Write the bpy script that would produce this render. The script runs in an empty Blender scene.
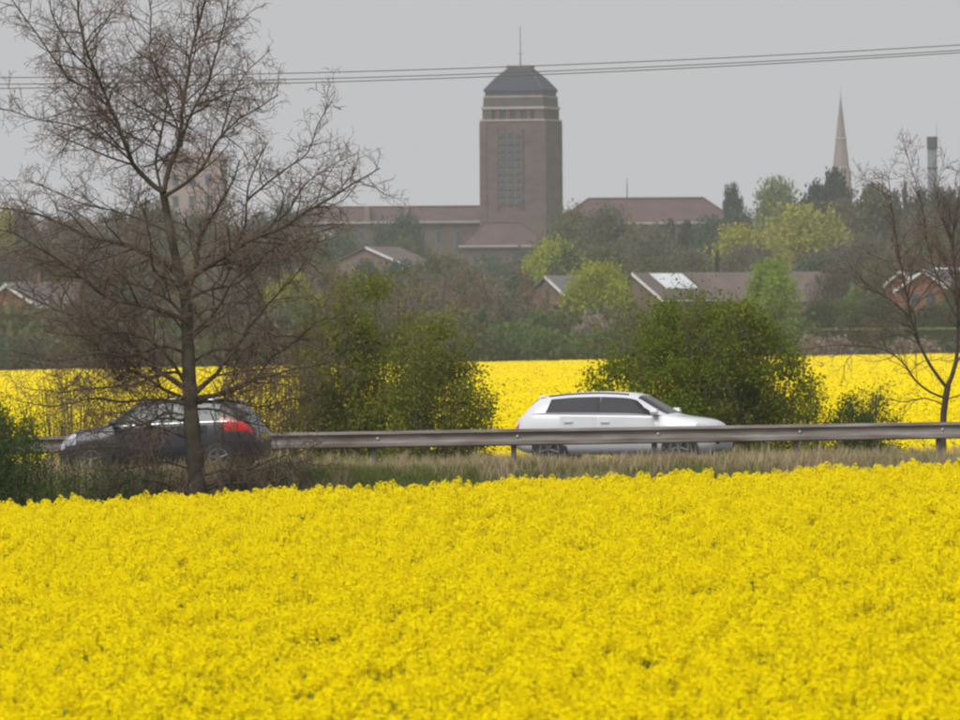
import bpy, bmesh, math, random
import numpy as np
from mathutils import Vector, Matrix

random.seed(7)
rng = np.random.default_rng(11)
SC = bpy.context.scene
COL = SC.collection

# ------------------------------------------------------------------ camera
F = 11000.0            # focal length in pixels of a 960 px wide frame
ZC = 4.0               # eye height above the near field
ROLL = math.radians(0.4)
cam_d = bpy.data.cameras.new('camera')
cam_d.sensor_width = 36.0
cam_d.lens = F / 960.0 * 36.0
cam_d.clip_start = 1.0
cam_d.clip_end = 9000.0
cam_d.dof.use_dof = True
cam_d.dof.focus_distance = 208.0
cam_d.dof.aperture_fstop = 11.0
cam = bpy.data.objects.new('camera', cam_d)
COL.objects.link(cam)
cam.matrix_world = (Matrix.Translation((0, 0, ZC)) @ Matrix.Rotation(math.radians(90) - math.atan(30 / F), 4, 'X')
                    @ Matrix.Rotation(-ROLL, 4, 'Z'))
SC.camera = cam

# ------------------------------------------------------------------ sky, sun, exposure
SUN_EL, SUN_AZ = math.radians(55), math.radians(215)
w = bpy.data.worlds.new('World'); SC.world = w; w.use_nodes = True
nt = w.node_tree; nt.nodes.clear()
sky = nt.nodes.new('ShaderNodeTexSky'); sky.sky_type = 'NISHITA'; sky.sun_disc = False
sky.sun_elevation = SUN_EL; sky.sun_rotation = SUN_AZ
sky.dust_density = 6.0; sky.air_density = 1.0
hsv = nt.nodes.new('ShaderNodeHueSaturation'); hsv.inputs['Saturation'].default_value = 0.02
cloud = nt.nodes.new('ShaderNodeMix'); cloud.data_type = 'RGBA'
cloud.inputs['Factor'].default_value = 0.94
cloud.inputs['B'].default_value = (2.44, 2.44, 2.52, 1)      # even grey overcast layer
bg = nt.nodes.new('ShaderNodeBackground'); bg.inputs['Strength'].default_value = 0.1
wo = nt.nodes.new('ShaderNodeOutputWorld')
nt.links.new(sky.outputs['Color'], hsv.inputs['Color'])
nt.links.new(hsv.outputs['Color'], cloud.inputs['A'])
nt.links.new(cloud.outputs['Result'], bg.inputs['Color'])
nt.links.new(bg.outputs[0], wo.inputs['Surface'])
sd = bpy.data.lights.new('sun', 'SUN'); sd.energy = 1.5; sd.angle = math.radians(50); sd.color = (1.0, 0.985, 0.96)
sun = bpy.data.objects.new('sun', sd); COL.objects.link(sun)
sun.rotation_euler = (math.radians(90) - SUN_EL, 0, math.radians(180) - SUN_AZ)
SC.view_settings.view_transform = 'Standard'
SC.view_settings.look = 'None'
SC.view_settings.gamma = 1.0
SC.view_settings.use_curve_mapping = False
SC.view_settings.exposure = 1.15
SC.cycles.max_bounces = 6
SC.cycles.diffuse_bounces = 3
SC.cycles.transmission_bounces = 4
SC.cycles.volume_bounces = 1
SC.cycles.use_denoising = True
SC.cycles.filter_width = 2.4          # soft lens, as in the photograph


# ------------------------------------------------------------------ helpers
def at(px, py, D):
    """world point that stands at pixel (px, py) of the 960x720 photograph at distance D"""
    dx, dy = px - 480.0, py - 360.0
    c, s = math.cos(ROLL), math.sin(ROLL)
    dx0, dy0 = dx * c - dy * s, dx * s + dy * c
    return np.array((dx0 / F * D, D, ZC - (dy0 + 30) / F * D))


ROAD_O = 211.0
CU, SU = math.cos(math.radians(15)), math.sin(math.radians(15))


def un(x, y):
    return CU * x - SU * (y - ROAD_O), SU * x + CU * (y - ROAD_O)


def road_pt(u, n, dz=0.0):
    x = CU * u + SU * n
    y = ROAD_O - SU * u + CU * n
    return np.array((x, y, zroad(u) + dz))


def zroad(u):
    return 1.337 + 0.0113 * np.clip(u, -40, 40)


def sstep(t):
    t = np.clip(t, 0, 1)
    return t * t * (3 - 2 * t)


def gz(x, y):
    x = np.asarray(x, float); y = np.asarray(y, float)
    u, n = un(x, y)
    near = 0.035 * np.clip(x, -25, 25)
    far = 0.1 + 0.011 * np.clip(x, -60, 60) * np.clip((1600 - y) / 600, 0, 1)
    zr = zroad(u)
    ye = ROAD_O + (-12.8 - SU * x) / CU
    t = sstep((y - 191.0) / np.maximum(ye - 191.0, 2.0))
    z = near * (1 - t) + zr * t
    t2 = sstep((n - 12.8) / 7.0)
    return z * (1 - t2) + far * t2


def new_obj(name, data, parent=None):
    o = bpy.data.objects.new(name, data)
    COL.objects.link(o)
    if parent is not None:
        o.parent = parent
    return o


def empty(name, loc, rz=0.0, scale=None):
    o = bpy.data.objects.new(name, None)
    COL.objects.link(o)
    o.location = loc
    o.rotation_euler = (0, 0, rz)
    o.empty_display_size = 0.5
    if scale is not None:
        o.scale = scale
    return o


def tag(o, label=None, cat=None, group=None, kind=None):
    if label: o['label'] = label
    if cat: o['category'] = cat
    if group: o['group'] = group
    if kind: o['kind'] = kind
    return o


def mesh_np(name, V, Fq, rnd=None, mats=(), midx=None, smooth=False):
    """V (n,3), Fq (m,k) all faces of one size"""
    V = np.ascontiguousarray(V, np.float32); Fq = np.ascontiguousarray(Fq, np.int32)
    m, k = Fq.shape
    me = bpy.data.meshes.new(name)
    me.vertices.add(len(V)); me.vertices.foreach_set('co', V.ravel())
    me.loops.add(m * k); me.loops.foreach_set('vertex_index', Fq.ravel())
    me.polygons.add(m)
    me.polygons.foreach_set('loop_start', np.arange(0, m * k, k, dtype=np.int32))
    for mt in mats: me.materials.append(mt)
    if midx is not None: me.polygons.foreach_set('material_index', np.asarray(midx, np.int32))
    if smooth: me.polygons.foreach_set('use_smooth', np.ones(m, bool))
    me.update(calc_edges=True)
    if rnd is not None:
        a = me.attributes.new('rnd', 'FLOAT', 'POINT')
        a.data.foreach_set('value', np.asarray(rnd, np.float32))
    return me


class MB:
    """collects quads and triangles of one mesh"""
    def __init__(s):
        s.v = []; s.f = []; s.n = 0; s.m = []; s.cur = 0

    def add(s, verts, faces):
        s.v.extend([tuple(map(float, p)) for p in verts])
        for f in faces:
            s.f.append(tuple(i + s.n for i in f)); s.m.append(s.cur)
        s.n = len(s.v)
        return s

    def box(s, c, size, rz=0.0):
        cx, cy, cz = c; a, b, h = size[0] / 2, size[1] / 2, size[2] / 2
        co, si = math.cos(rz), math.sin(rz)
        vs = []
        for dz in (-h, h):
            for dx, dy in ((-a, -b), (a, -b), (a, b), (-a, b)):
                vs.append((cx + dx * co - dy * si, cy + dx * si + dy * co, cz + dz))
        return s.add(vs, [(3, 2, 1, 0), (4, 5, 6, 7), (0, 1, 5, 4), (1, 2, 6, 5), (2, 3, 7, 6), (3, 0, 4, 7)])

    def frustum(s, w0, d0, z0, w1, d1, z1, cx=0, cy=0):
        vs = []
        for (w_, d_, z_) in ((w0, d0, z0), (w1, d1, z1)):
            for sx, sy in ((-1, -1), (1, -1), (1, 1), (-1, 1)):
                vs.append((cx + sx * w_ / 2, cy + sy * d_ / 2, z_))
        return s.add(vs, [(3, 2, 1, 0), (4, 5, 6, 7), (0, 1, 5, 4), (1, 2, 6, 5), (2, 3, 7, 6), (3, 0, 4, 7)])

    def tube(s, P, R, k=4, cap=False):
        P = np.asarray(P, float); n = len(P)
        T = np.gradient(P, axis=0)
        T /= np.linalg.norm(T, axis=1)[:, None] + 1e-9
        ref = np.array((0.31, 0.87, 0.38)) if abs(T[0][2]) > 0.8 else np.array((0.05, 0.1, 1.0))
        A = np.cross(T, ref); A /= np.linalg.norm(A, axis=1)[:, None] + 1e-9
        B = np.cross(T, A)
        ang = np.arange(k) * 2 * math.pi / k
        R = np.asarray(R, float).reshape(-1, 1, 1) * np.ones((n, 1, 1))
        V = P[:, None, :] + R * (np.cos(ang)[None, :, None] * A[:, None, :] + np.sin(ang)[None, :, None] * B[:, None, :])
        fs = []
        for i in range(n - 1):
            for j in range(k):
                j2 = (j + 1) % k
                fs.append((i * k + j, i * k + j2, (i + 1) * k + j2, (i + 1) * k + j))
        if cap:
            fs.append(tuple(range(k - 1, -1, -1)))
            fs.append(tuple((n - 1) * k + j for j in range(k)))
        return s.add(V.reshape(-1, 3), fs)

    def lathe(s, prof, k=16, axis='z', c=(0, 0, 0)):
        vs = []; n = len(prof)
        for r, h in prof:
            for j in range(k):
                a = 2 * math.pi * j / k
                p = (r * math.cos(a), r * math.sin(a), h)
                if axis == 'y': p = (p[0], p[2], p[1])
                vs.append((p[0] + c[0], p[1] + c[1], p[2] + c[2]))
        fs = []
        for i in range(n - 1):
            for j in range(k):
                j2 = (j + 1) % k
                fs.append((i * k + j, i * k + j2, (i + 1) * k + j2, (i + 1) * k + j))
        fs.append(tuple(range(k - 1, -1, -1))); fs.append(tuple((n - 1) * k + j for j in range(k)))
        return s.add(vs, fs)

    def mesh(s, name, mats, smooth=False, rnd=False):
        me = bpy.data.meshes.new(name)
        me.from_pydata(s.v, [], s.f)
        if not isinstance(mats, (list, tuple)): mats = [mats]
        for m in mats: me.materials.append(m)
        if len(mats) > 1: me.polygons.foreach_set('material_index', np.asarray(s.m, np.int32))
        if smooth: me.polygons.foreach_set('use_smooth', np.ones(len(s.f), bool))
        if rnd:
            a = me.attributes.new('rnd', 'FLOAT', 'POINT')
            a.data.foreach_set('value', rng.random(len(s.v)).astype(np.float32))
        me.update()
        return me

    def build(s, name, mats, parent=None, smooth=False):
        return new_obj(name, s.mesh(name, mats, smooth), parent)


# ------------------------------------------------------------------ materials
def _base(name):
    m = bpy.data.materials.new(name); m.use_nodes = True
    n = m.node_tree; n.nodes.clear()
    out = n.nodes.new('ShaderNodeOutputMaterial')
    return m, n, out


def mat(name, c1, c2=None, rough=0.8, scale=3.0, detail=5.0, metal=0.0, bump=0.0, spec=0.3, coat=0.0, stretch=None, alpha=None):
    m, n, out = _base(name)
    p = n.nodes.new('ShaderNodeBsdfPrincipled')
    p.inputs['Roughness'].default_value = rough
    p.inputs['Metallic'].default_value = metal
    p.inputs['Specular IOR Level'].default_value = spec
    p.inputs['Coat Weight'].default_value = coat
    p.inputs['Coat Roughness'].default_value = 0.05
    if c2 is None:
        c2 = tuple(v * 0.82 for v in c1)
    tc = n.nodes.new('ShaderNodeTexCoord')
    mp = n.nodes.new('ShaderNodeMapping')
    if stretch: mp.inputs['Scale'].default_value = stretch
    ns = n.nodes.new('ShaderNodeTexNoise'); ns.inputs['Scale'].default_value = scale; ns.inputs['Detail'].default_value = detail
    rp = n.nodes.new('ShaderNodeValToRGB')
    rp.color_ramp.elements[0].position = 0.33; rp.color_ramp.elements[0].color = (*c1, 1)
    rp.color_ramp.elements[1].position = 0.68; rp.color_ramp.elements[1].color = (*c2, 1)
    n.links.new(tc.outputs['Object'], mp.inputs['Vector'])
    n.links.new(mp.outputs[0], ns.inputs['Vector'])
    n.links.new(ns.outputs['Fac'], rp.inputs['Fac'])
    n.links.new(rp.outputs['Color'], p.inputs['Base Color'])
    if bump:
        b = n.nodes.new('ShaderNodeBump'); b.inputs['Strength'].default_value = bump
        n.links.new(ns.outputs['Fac'], b.inputs['Height']); n.links.new(b.outputs[0], p.inputs['Normal'])
    n.links.new(p.outputs[0], out.inputs['Surface'])
    return m


def leafmat(name, c1, c2, tr=0.35):
    m, n, out = _base(name)
    at_ = n.nodes.new('ShaderNodeAttribute'); at_.attribute_name = 'rnd'
    oi = n.nodes.new('ShaderNodeObjectInfo')
    mixf = n.nodes.new('ShaderNodeMath'); mixf.operation = 'MULTIPLY_ADD'
    mixf.inputs[1].default_value = 0.75
    sc_ = n.nodes.new('ShaderNodeMath'); sc_.operation = 'MULTIPLY'; sc_.inputs[1].default_value = 0.25
    n.links.new(oi.outputs['Random'], sc_.inputs[0])
    n.links.new(at_.outputs['Fac'], mixf.inputs[0]); n.links.new(sc_.outputs[0], mixf.inputs[2])
    mx = n.nodes.new('ShaderNodeMix'); mx.data_type = 'RGBA'
    mx.inputs['A'].default_value = (*c1, 1); mx.inputs['B'].default_value = (*c2, 1)
    n.links.new(mixf.outputs[0], mx.inputs['Factor'])
    d = n.nodes.new('ShaderNodeBsdfDiffuse'); t = n.nodes.new('ShaderNodeBsdfTranslucent')
    n.links.new(mx.outputs['Result'], d.inputs['Color']); n.links.new(mx.outputs['Result'], t.inputs['Color'])
    ms = n.nodes.new('ShaderNodeMixShader'); ms.inputs[0].default_value = tr
    n.links.new(d.outputs[0], ms.inputs[1]); n.links.new(t.outputs[0], ms.inputs[2])
    n.links.new(ms.outputs[0], out.inputs['Surface'])
    return m


M = {}
M['petal'] = leafmat('rape_petal', (0.87, 0.71, 0.0004), (0.94, 0.81, 0.001), 0.36)
M['rape_green'] = leafmat('rape_stem_green', (0.13, 0.19, 0.025), (0.25, 0.30, 0.045), 0.25)
M['canopy'] = mat('rape_canopy', (0.82, 0.64, 0.002), (0.68, 0.53, 0.006), rough=0.9, scale=1.3, bump=0.4)
M['soil'] = mat('ground_soil_grass', (0.10, 0.12, 0.045), (0.16, 0.14, 0.07), rough=0.95, scale=0.6, bump=0.3)
M['asphalt'] = mat('asphalt', (0.05, 0.05, 0.052), (0.07, 0.068, 0.066), rough=0.85, scale=2.0, bump=0.2)
M['paint_white'] = mat('road_paint', (0.75, 0.75, 0.72), (0.55, 0.55, 0.52), rough=0.6, scale=4)
M['grass_green'] = leafmat('verge_grass_green', (0.15, 0.19, 0.045), (0.26, 0.285, 0.09), 0.35)
M['grass_dry'] = leafmat('verge_grass_dry', (0.36, 0.28, 0.17), (0.52, 0.42, 0.27), 0.35)
M['bark'] = mat('tree_bark', (0.054, 0.039, 0.027), (0.092, 0.068, 0.045), rough=0.95, scale=8, bump=0.6)
M['bark_moss'] = mat('tree_bark_mossy', (0.050, 0.041, 0.030), (0.092, 0.078, 0.050), rough=0.95, scale=5, bump=0.6)
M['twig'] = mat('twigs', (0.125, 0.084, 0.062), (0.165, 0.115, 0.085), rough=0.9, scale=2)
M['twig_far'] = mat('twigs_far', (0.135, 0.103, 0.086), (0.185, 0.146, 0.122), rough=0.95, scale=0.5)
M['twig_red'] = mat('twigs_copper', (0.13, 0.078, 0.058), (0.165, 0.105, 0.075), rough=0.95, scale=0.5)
M['steel'] = mat('galvanised_steel', (0.27, 0.245, 0.23), (0.115, 0.085, 0.07), rough=0.65, scale=2.6, detail=9, metal=0.25, stretch=(0.3, 1, 3))
M['steel_dark'] = mat('steel_post', (0.16, 0.14, 0.13), (0.10, 0.09, 0.085), rough=0.7, scale=3, metal=0.2)
M['wire'] = mat('wire_metal', (0.10, 0.10, 0.105), rough=0.6)
M['brick_tower'] = mat('tower_brick', (0.128, 0.084, 0.074), (0.078, 0.056, 0.054), rough=0.9, scale=0.45, detail=8, stretch=(1, 1, 2.2))
M['brick_faint'] = mat('hazed_pink_brick', (0.30, 0.225, 0.205), (0.25, 0.185, 0.17), rough=0.9, scale=0.3)  # pink brick made paler, distance haze put into its colour
M['brick_dark'] = mat('dark_brick', (0.085, 0.072, 0.070), (0.066, 0.058, 0.058), rough=0.9, scale=0.6)
M['brick_red'] = mat('red_brick', (0.24, 0.095, 0.065), (0.17, 0.08, 0.06), rough=0.9, scale=1.5)
M['brick_pink'] = mat('pink_brick', (0.22, 0.15, 0.135), (0.17, 0.115, 0.105), rough=0.9, scale=0.3)
M['brick_brown'] = mat('brown_brick', (0.15, 0.10, 0.08), (0.11, 0.078, 0.065), rough=0.9, scale=0.8)
M['stone'] = mat('pale_stone', (0.36, 0.32, 0.29), (0.29, 0.26, 0.24), rough=0.85, scale=0.6)
M['stone_spire'] = mat('spire_stone', (0.24, 0.195, 0.165), (0.19, 0.155, 0.135), rough=0.85, scale=0.5)
M['slate'] = mat('slate_roof', (0.085, 0.085, 0.10), (0.06, 0.06, 0.072), rough=0.6, scale=1.0)
M['roof_tower'] = mat('tower_roof_tiles', (0.040, 0.043, 0.064), (0.030, 0.032, 0.048), rough=0.95, scale=0.6)
M['roof_red'] = mat('red_roof_tiles', (0.092, 0.050, 0.047), (0.054, 0.037, 0.040), rough=0.85, scale=0.35, stretch=(1, 1, 2))
M['roof_brown'] = mat('brown_roof_tiles', (0.115, 0.085, 0.08), (0.08, 0.062, 0.06), rough=0.85, scale=0.8)
M['roof_grey'] = mat('grey_roof_tiles', (0.13, 0.125, 0.13), (0.10, 0.095, 0.10), rough=0.8, scale=0.8)
M['white'] = mat('white_paint', (0.62, 0.62, 0.61), (0.52, 0.52, 0.51), rough=0.5, scale=2)
M['cream'] = mat('cream_render', (0.62, 0.56, 0.45), (0.55, 0.5, 0.4), rough=0.8, scale=1)
M['lead'] = mat('lead_panel', (0.60, 0.63, 0.66), (0.50, 0.53, 0.56), rough=0.35, scale=1)
M['glass_far'] = mat('window_glass_far', (0.035, 0.04, 0.05), (0.055, 0.06, 0.075), rough=0.2, scale=0.6, spec=0.4)
M['frame_far'] = mat('window_frame_far', (0.125, 0.125, 0.13), (0.095, 0.095, 0.10), rough=0.6)
M['concrete'] = mat('chimney_concrete', (0.115, 0.13, 0.15), (0.085, 0.095, 0.105), rough=0.8, scale=0.4)
M['concrete_dark'] = mat('chimney_cap', (0.06, 0.058, 0.06), rough=0.8)
LEAF = {
    'lime':   leafmat('leaf_lime', (0.24, 0.28, 0.03), (0.37, 0.39, 0.05)),
    'lime2':  leafmat('leaf_lime_green', (0.17, 0.26, 0.025), (0.28, 0.36, 0.04)),
    'yellow': leafmat('leaf_willow', (0.24, 0.25, 0.045), (0.37, 0.36, 0.08)),
    'olive':  leafmat('leaf_olive', (0.085, 0.095, 0.040), (0.13, 0.135, 0.06)),
    'grey':   leafmat('leaf_greyish', (0.092, 0.080, 0.064), (0.14, 0.122, 0.098)),
    'greyolive': leafmat('leaf_grey_olive', (0.092, 0.095, 0.062), (0.14, 0.138, 0.092)),
    'green':  leafmat('leaf_mid_green', (0.06, 0.10, 0.03), (0.11, 0.165, 0.045)),
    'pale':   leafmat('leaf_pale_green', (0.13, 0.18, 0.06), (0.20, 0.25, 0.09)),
    'dark':   leafmat('leaf_dark_green', (0.030, 0.050, 0.022), (0.060, 0.085, 0.035), 0.2),
    'teal':   leafmat('leaf_teal', (0.045, 0.075, 0.05), (0.08, 0.115, 0.075), 0.2),
    'pine':   leafmat('needle_dark', (0.022, 0.035, 0.030), (0.045, 0.062, 0.048), 0.1),
    'pink':   leafmat('blossom_pinkish', (0.20, 0.155, 0.135), (0.29, 0.235, 0.20)),
    'bush':   leafmat('leaf_hawthorn', (0.095, 0.138, 0.010), (0.245, 0.285, 0.024), 0.42),
    'bush2':  leafmat('leaf_elder', (0.12, 0.145, 0.018), (0.245, 0.26, 0.04), 0.42),
    'bush3':  leafmat('leaf_bramble', (0.045, 0.09, 0.018), (0.09, 0.15, 0.03), 0.35),
}


# ------------------------------------------------------------------ geometry-node scatter (for stuff nobody could count)
def scatter(name, pts, rot, scl, idx, protos, label, cat, ground=None):
    me = bpy.data.meshes.new(name)
    me.vertices.add(len(pts)); me.vertices.foreach_set('co', np.asarray(pts, np.float32).ravel())
    a = me.attributes.new('rotv', 'FLOAT_VECTOR', 'POINT'); a.data.foreach_set('vector', np.asarray(rot, np.float32).ravel())
    a = me.attributes.new('sclv', 'FLOAT_VECTOR', 'POINT'); a.data.foreach_set('vector', np.asarray(scl, np.float32).ravel())
    a = me.attributes.new('pick', 'INT', 'POINT'); a.data.foreach_set('value', np.asarray(idx, np.int32))
    me.update()
    o = new_obj(name, me)
    c = bpy.data.collections.new(name + '_kinds')
    for i, pm in enumerate(protos):
        c.objects.link(bpy.data.objects.new('%s_kind_%02d' % (name, i), pm))
    g = bpy.data.node_groups.new(name + '_scatter', 'GeometryNodeTree')
    g.interface.new_socket('Geometry', in_out='INPUT', socket_type='NodeSocketGeometry')
    g.interface.new_socket('Geometry', in_out='OUTPUT', socket_type='NodeSocketGeometry')
    N = g.nodes
    gi = N.new('NodeGroupInput'); go = N.new('NodeGroupOutput')
    ci = N.new('GeometryNodeCollectionInfo'); ci.inputs['Collection'].default_value = c
    ci.inputs['Separate Children'].default_value = True; ci.inputs['Reset Children'].default_value = True
    ip = N.new('GeometryNodeInstanceOnPoints'); ip.inputs['Pick Instance'].default_value = True

    def attr(nm, ty):
        q = N.new('GeometryNodeInputNamedAttribute'); q.data_type = ty; q.inputs['Name'].default_value = nm
        return q.outputs['Attribute']
    L = g.links
    L.new(gi.outputs[0], ip.inputs['Points']); L.new(ci.outputs[0], ip.inputs['Instance'])
    L.new(attr('pick', 'INT'), ip.inputs['Instance Index'])
    L.new(attr('rotv', 'FLOAT_VECTOR'), ip.inputs['Rotation'])
    L.new(attr('sclv', 'FLOAT_VECTOR'), ip.inputs['Scale'])
    L.new(ip.outputs[0], go.inputs[0])
    md = o.modifiers.new('scatter', 'NODES'); md.node_group = g
    return tag(o, label, cat, kind='stuff')


# ================================================================== GROUND AND ROAD
xs = np.unique(np.concatenate([np.linspace(-700, -60, 17), np.arange(-60, -24, 4), np.arange(-24, 24.1, 0.6), np.arange(24, 61, 4), np.linspace(60, 700, 17)]))
ys = np.unique(np.concatenate([np.arange(-40, 180, 12), np.arange(180, 242, 0.6), np.arange(242, 300, 6), np.arange(300, 1000, 50), np.linspace(1000, 3100, 15)]))
X, Y = np.meshgrid(xs, ys)
Z = gz(X, Y)
V = np.stack([X, Y, Z], -1).reshape(-1, 3)
nx, ny = len(xs), len(ys)
I, J = np.meshgrid(np.arange(nx - 1), np.arange(ny - 1))
q = (J * nx + I).ravel()
ground = new_obj('ground', mesh_np('ground', V, np.stack([q, q + 1, q + nx + 1, q + nx], 1), mats=[M['soil']], smooth=True))
tag(ground, 'rough soil and grass ground under fields and verges', 'ground', kind='structure')


def strip(name, n0, n1, m, u0=-45, u1=45, dz=0.02, parent=None):
    us = np.linspace(u0, u1, max(2, int((u1 - u0) / 3)))
    b = MB(); vs = []
    for u in us:
        vs.append(road_pt(u, n0, dz)); vs.append(road_pt(u, n1, dz))
    fs = [(2 * i, 2 * i + 2, 2 * i + 3, 2 * i + 1) for i in range(len(us) - 1)]
    return b.add(vs, fs).build(name, m, parent)


road_near = tag(strip('road', -12.6, -1.7, M['asphalt']), 'grey asphalt carriageway in front of the steel barrier', 'road', kind='structure')
road_far = tag(strip('road', 1.7, 12.6, M['asphalt']), 'grey asphalt carriageway behind the steel barrier', 'road', kind='structure')
for rd, sg in ((road_near, -1), (road_far, 1)):
    for a in (2.1, 9.4):
        strip('edge_line', sg * a - 0.08, sg * a + 0.08, M['paint_white'], dz=0.024, parent=rd)
    for k in range(-4, 5):
        strip('lane_dash', sg * 5.75 - 0.06, sg * 5.75 + 0.06, M['paint_white'], u0=k * 9, u1=k * 9 + 2, dz=0.024, parent=rd)


# ================================================================== RAPESEED
def diamond(P, N_, size, asp=0.75):
    """leaf-shaped quads at P facing N_"""
    n = len(P)
    N_ = N_ / (np.linalg.norm(N_, axis=1)[:, None] + 1e-9)
    r = rng.normal(size=(n, 3))
    A = np.cross(N_, r); A /= np.linalg.norm(A, axis=1)[:, None] + 1e-9
    B = np.cross(N_, A)
    s = np.asarray(size).reshape(-1, 1) * 0.5
    V = np.stack([P - A * s, P + B * s * asp, P + A * s, P - B * s * asp], 1).reshape(-1, 3)
    Fq = np.arange(4 * n).reshape(n, 4)
    return V, Fq


def rape_plant(seed, heads=6, h=1.28, spread=0.19, petals=80, psize=0.027):
    r = np.random.default_rng(seed)
    st = MB(); PV, PF, PR, GP = [], [], [], []
    off = 0
    st.tube([(0, 0, 0), (r.normal() * .02, r.normal() * .02, h * 0.55)], (0.008, 0.006), 3)
    for k in range(heads):
        a = k * 2.4 + r.random() * 0.6
        rad = spread * math.sqrt((k + 0.2) / heads) * (0.75 + 0.4 * r.random())
        top = h - (k / heads) * 0.22 * r.random() - 0.14 * r.random()
        tip = np.array((rad * math.cos(a), rad * math.sin(a), top))
        st.tube([(0, 0, h * 0.5), (tip[0] * .6, tip[1] * .6, h * .62), tip], (0.005, 0.0045, 0.0035), 3)
        n = petals
        t = r.random(n)
        ang = r.random(n) * 6.283
        R = 0.066 * np.sqrt(np.clip(1 - (t * 1.02) ** 2, 0, 1)) * (0.82 + 0.22 * r.random(n))
        P = np.stack([R * np.cos(ang), R * np.sin(ang), (t - 0.5) * 0.115], 1)
        Nn = P * np.array((1, 1, 0.6)) * 14 + np.array((0, 0, 0.65)) + r.normal(size=(n, 3)) * 0.3
        v, f = diamond(P + tip, Nn, psize * (0.8 + 0.5 * r.random(n)), 0.85)
        PV.append(v); PF.append(f + off); off += len(v)
        PR.append(np.repeat(r.random(n), 4))
        ng = 9
        zg = -0.07 - 0.17 * r.random(ng); ag = r.random(ng) * 6.283; rg = 0.02 + 0.03 * r.random(ng)
        GP.append(np.stack([rg * np.cos(ag), rg * np.sin(ag), zg], 1) + tip)
    GP = np.concatenate(GP)
    nl = 7
    P = np.stack([r.normal(size=nl) * 0.07, r.normal(size=nl) * 0.07, h * (0.35 + 0.4 * r.random(nl))], 1)
    lv, lf = diamond(np.concatenate([P, GP]), r.normal(size=(nl + len(GP), 3)) + (0, 0, 0.2), np.concatenate([0.11 + 0.07 * r.random(nl), 0.05 + 0.04 * r.random(len(GP))]), 0.36)
    sv = np.array(st.v); sf = np.array(st.f)
    Vv = np.concatenate(PV + [lv, sv]); b0 = off
    Ff = np.concatenate(PF + [lf + b0, sf + b0 + len(lv)])
    R_ = np.concatenate(PR + [r.random(len(lv) + len(sv))])
    mi = np.concatenate([np.zeros(sum(len(f) for f in PF)), np.ones(len(lf) + len(sf))])
    return mesh_np('rape_plant', Vv, Ff, R_, [M['petal'], M['rape_green']], mi)


def lownoise(x, y, s):
    return (np.sin(x * 1.3 / s + 1.7 * np.sin(y * 0.9 / s)) + np.sin(y * 1.1 / s + 1.9 * np.sin(x * 0.7 / s + 2)) + np.sin((x + y) * 0.6 / s)) / 3


protos = [rape_plant(100 + i, heads=3 + i % 3, h=1.22 + 0.03 * (i % 4)) for i in range(8)]
# near field: 22 plants per square metre
y0, y1 = 62.0, 190.2
N0 = 32000
yy = np.sqrt(rng.random(N0) * ((y1 + 30) ** 2 - (y0 + 30) ** 2) + (y0 + 30) ** 2) - 30
hw = 0.0445 * yy + 2.2
xx = (rng.random(N0) * 2 - 1) * hw
edge = 190.0 + 0.5 * lownoise(xx, xx * 0.3, 1.4) + 0.1 * rng.normal(size=N0)
k = yy < edge
xx, yy = xx[k], yy[k]
n = len(xx)
hs = 1.0 + 0.035 * lownoise(xx, yy, 1.1) + 0.075 * lownoise(xx, yy, 0.30) + 0.085 * rng.normal(size=n)
tall = rng.random(n) < 0.012
hs = np.clip(hs, 0.72, 1.12)
hs[tall] += 0.02 + 0.08 * rng.random(tall.sum())
pts = np.stack([xx, yy, gz(xx, yy) - 0.02], 1)
rot = np.stack([rng.normal(size=n) * 0.08, rng.normal(size=n) * 0.08, rng.random(n) * 6.283], 1)
scl = np.stack([0.95 + 0.3 * rng.random(n)] * 2 + [hs], 1)
scatter('rapeseed_crop', pts, rot, scl, rng.integers(0, 8, n), protos,
        'flowering yellow rapeseed crop filling the foreground field', 'rapeseed')

# far field behind the road: a rolling canopy sheet with flower clumps standing on it
FF0, FF1 = 237.5, 905.0
cx = np.linspace(-1, 1, 61); cy = np.concatenate([[FF0, FF0 + 0.01], np.linspace(FF0 + 0.6, 330, 60), np.linspace(334, FF1, 90), [FF1 + 0.5]])
CX, CY = np.meshgrid(cx, cy)
HW = 0.0445 * CY + 14
CX = CX * HW
CZ = gz(CX, CY) + 1.12 + 0.04 * lownoise(CX, CY, 1.5)
CZ[0, :] = gz(CX[0], CY[0]) - 0.05
CZ[-1, :] = gz(CX[-1], CY[-1]) - 0.05
nx, ny = len(cx), len(cy)
I, J = np.meshgrid(np.arange(nx - 1), np.arange(ny - 1)); q = (J * nx + I).ravel()
canopy = new_obj('rapeseed_field', mesh_np('rapeseed_field', np.stack([CX, CY, CZ], -1).reshape(-1, 3),
                 np.stack([q, q + 1, q + nx + 1, q + nx], 1), mats=[M['canopy']], smooth=True))
tag(canopy, 'dense yellow rapeseed canopy of the field beyond the road', 'rapeseed', kind='stuff')


def flower_clump(seed, n=70):
    r = np.random.default_rng(seed)
    P = np.stack([r.normal(size=n) * 0.22, r.normal(size=n) * 0.22, r.random(n) * 0.22 - 0.08], 1)
    v, f = diamond(P, r.normal(size=(n, 3)) * 0.6 + (0, 0, 0.7), 0.05 + 0.045 * r.random(n), 0.9)
    mi = (r.random(n) < 0.07).astype(int)
    return mesh_np('flower_clump', v, f, np.repeat(r.random(n), 4), [M['petal'], M['rape_green']], mi)


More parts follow.
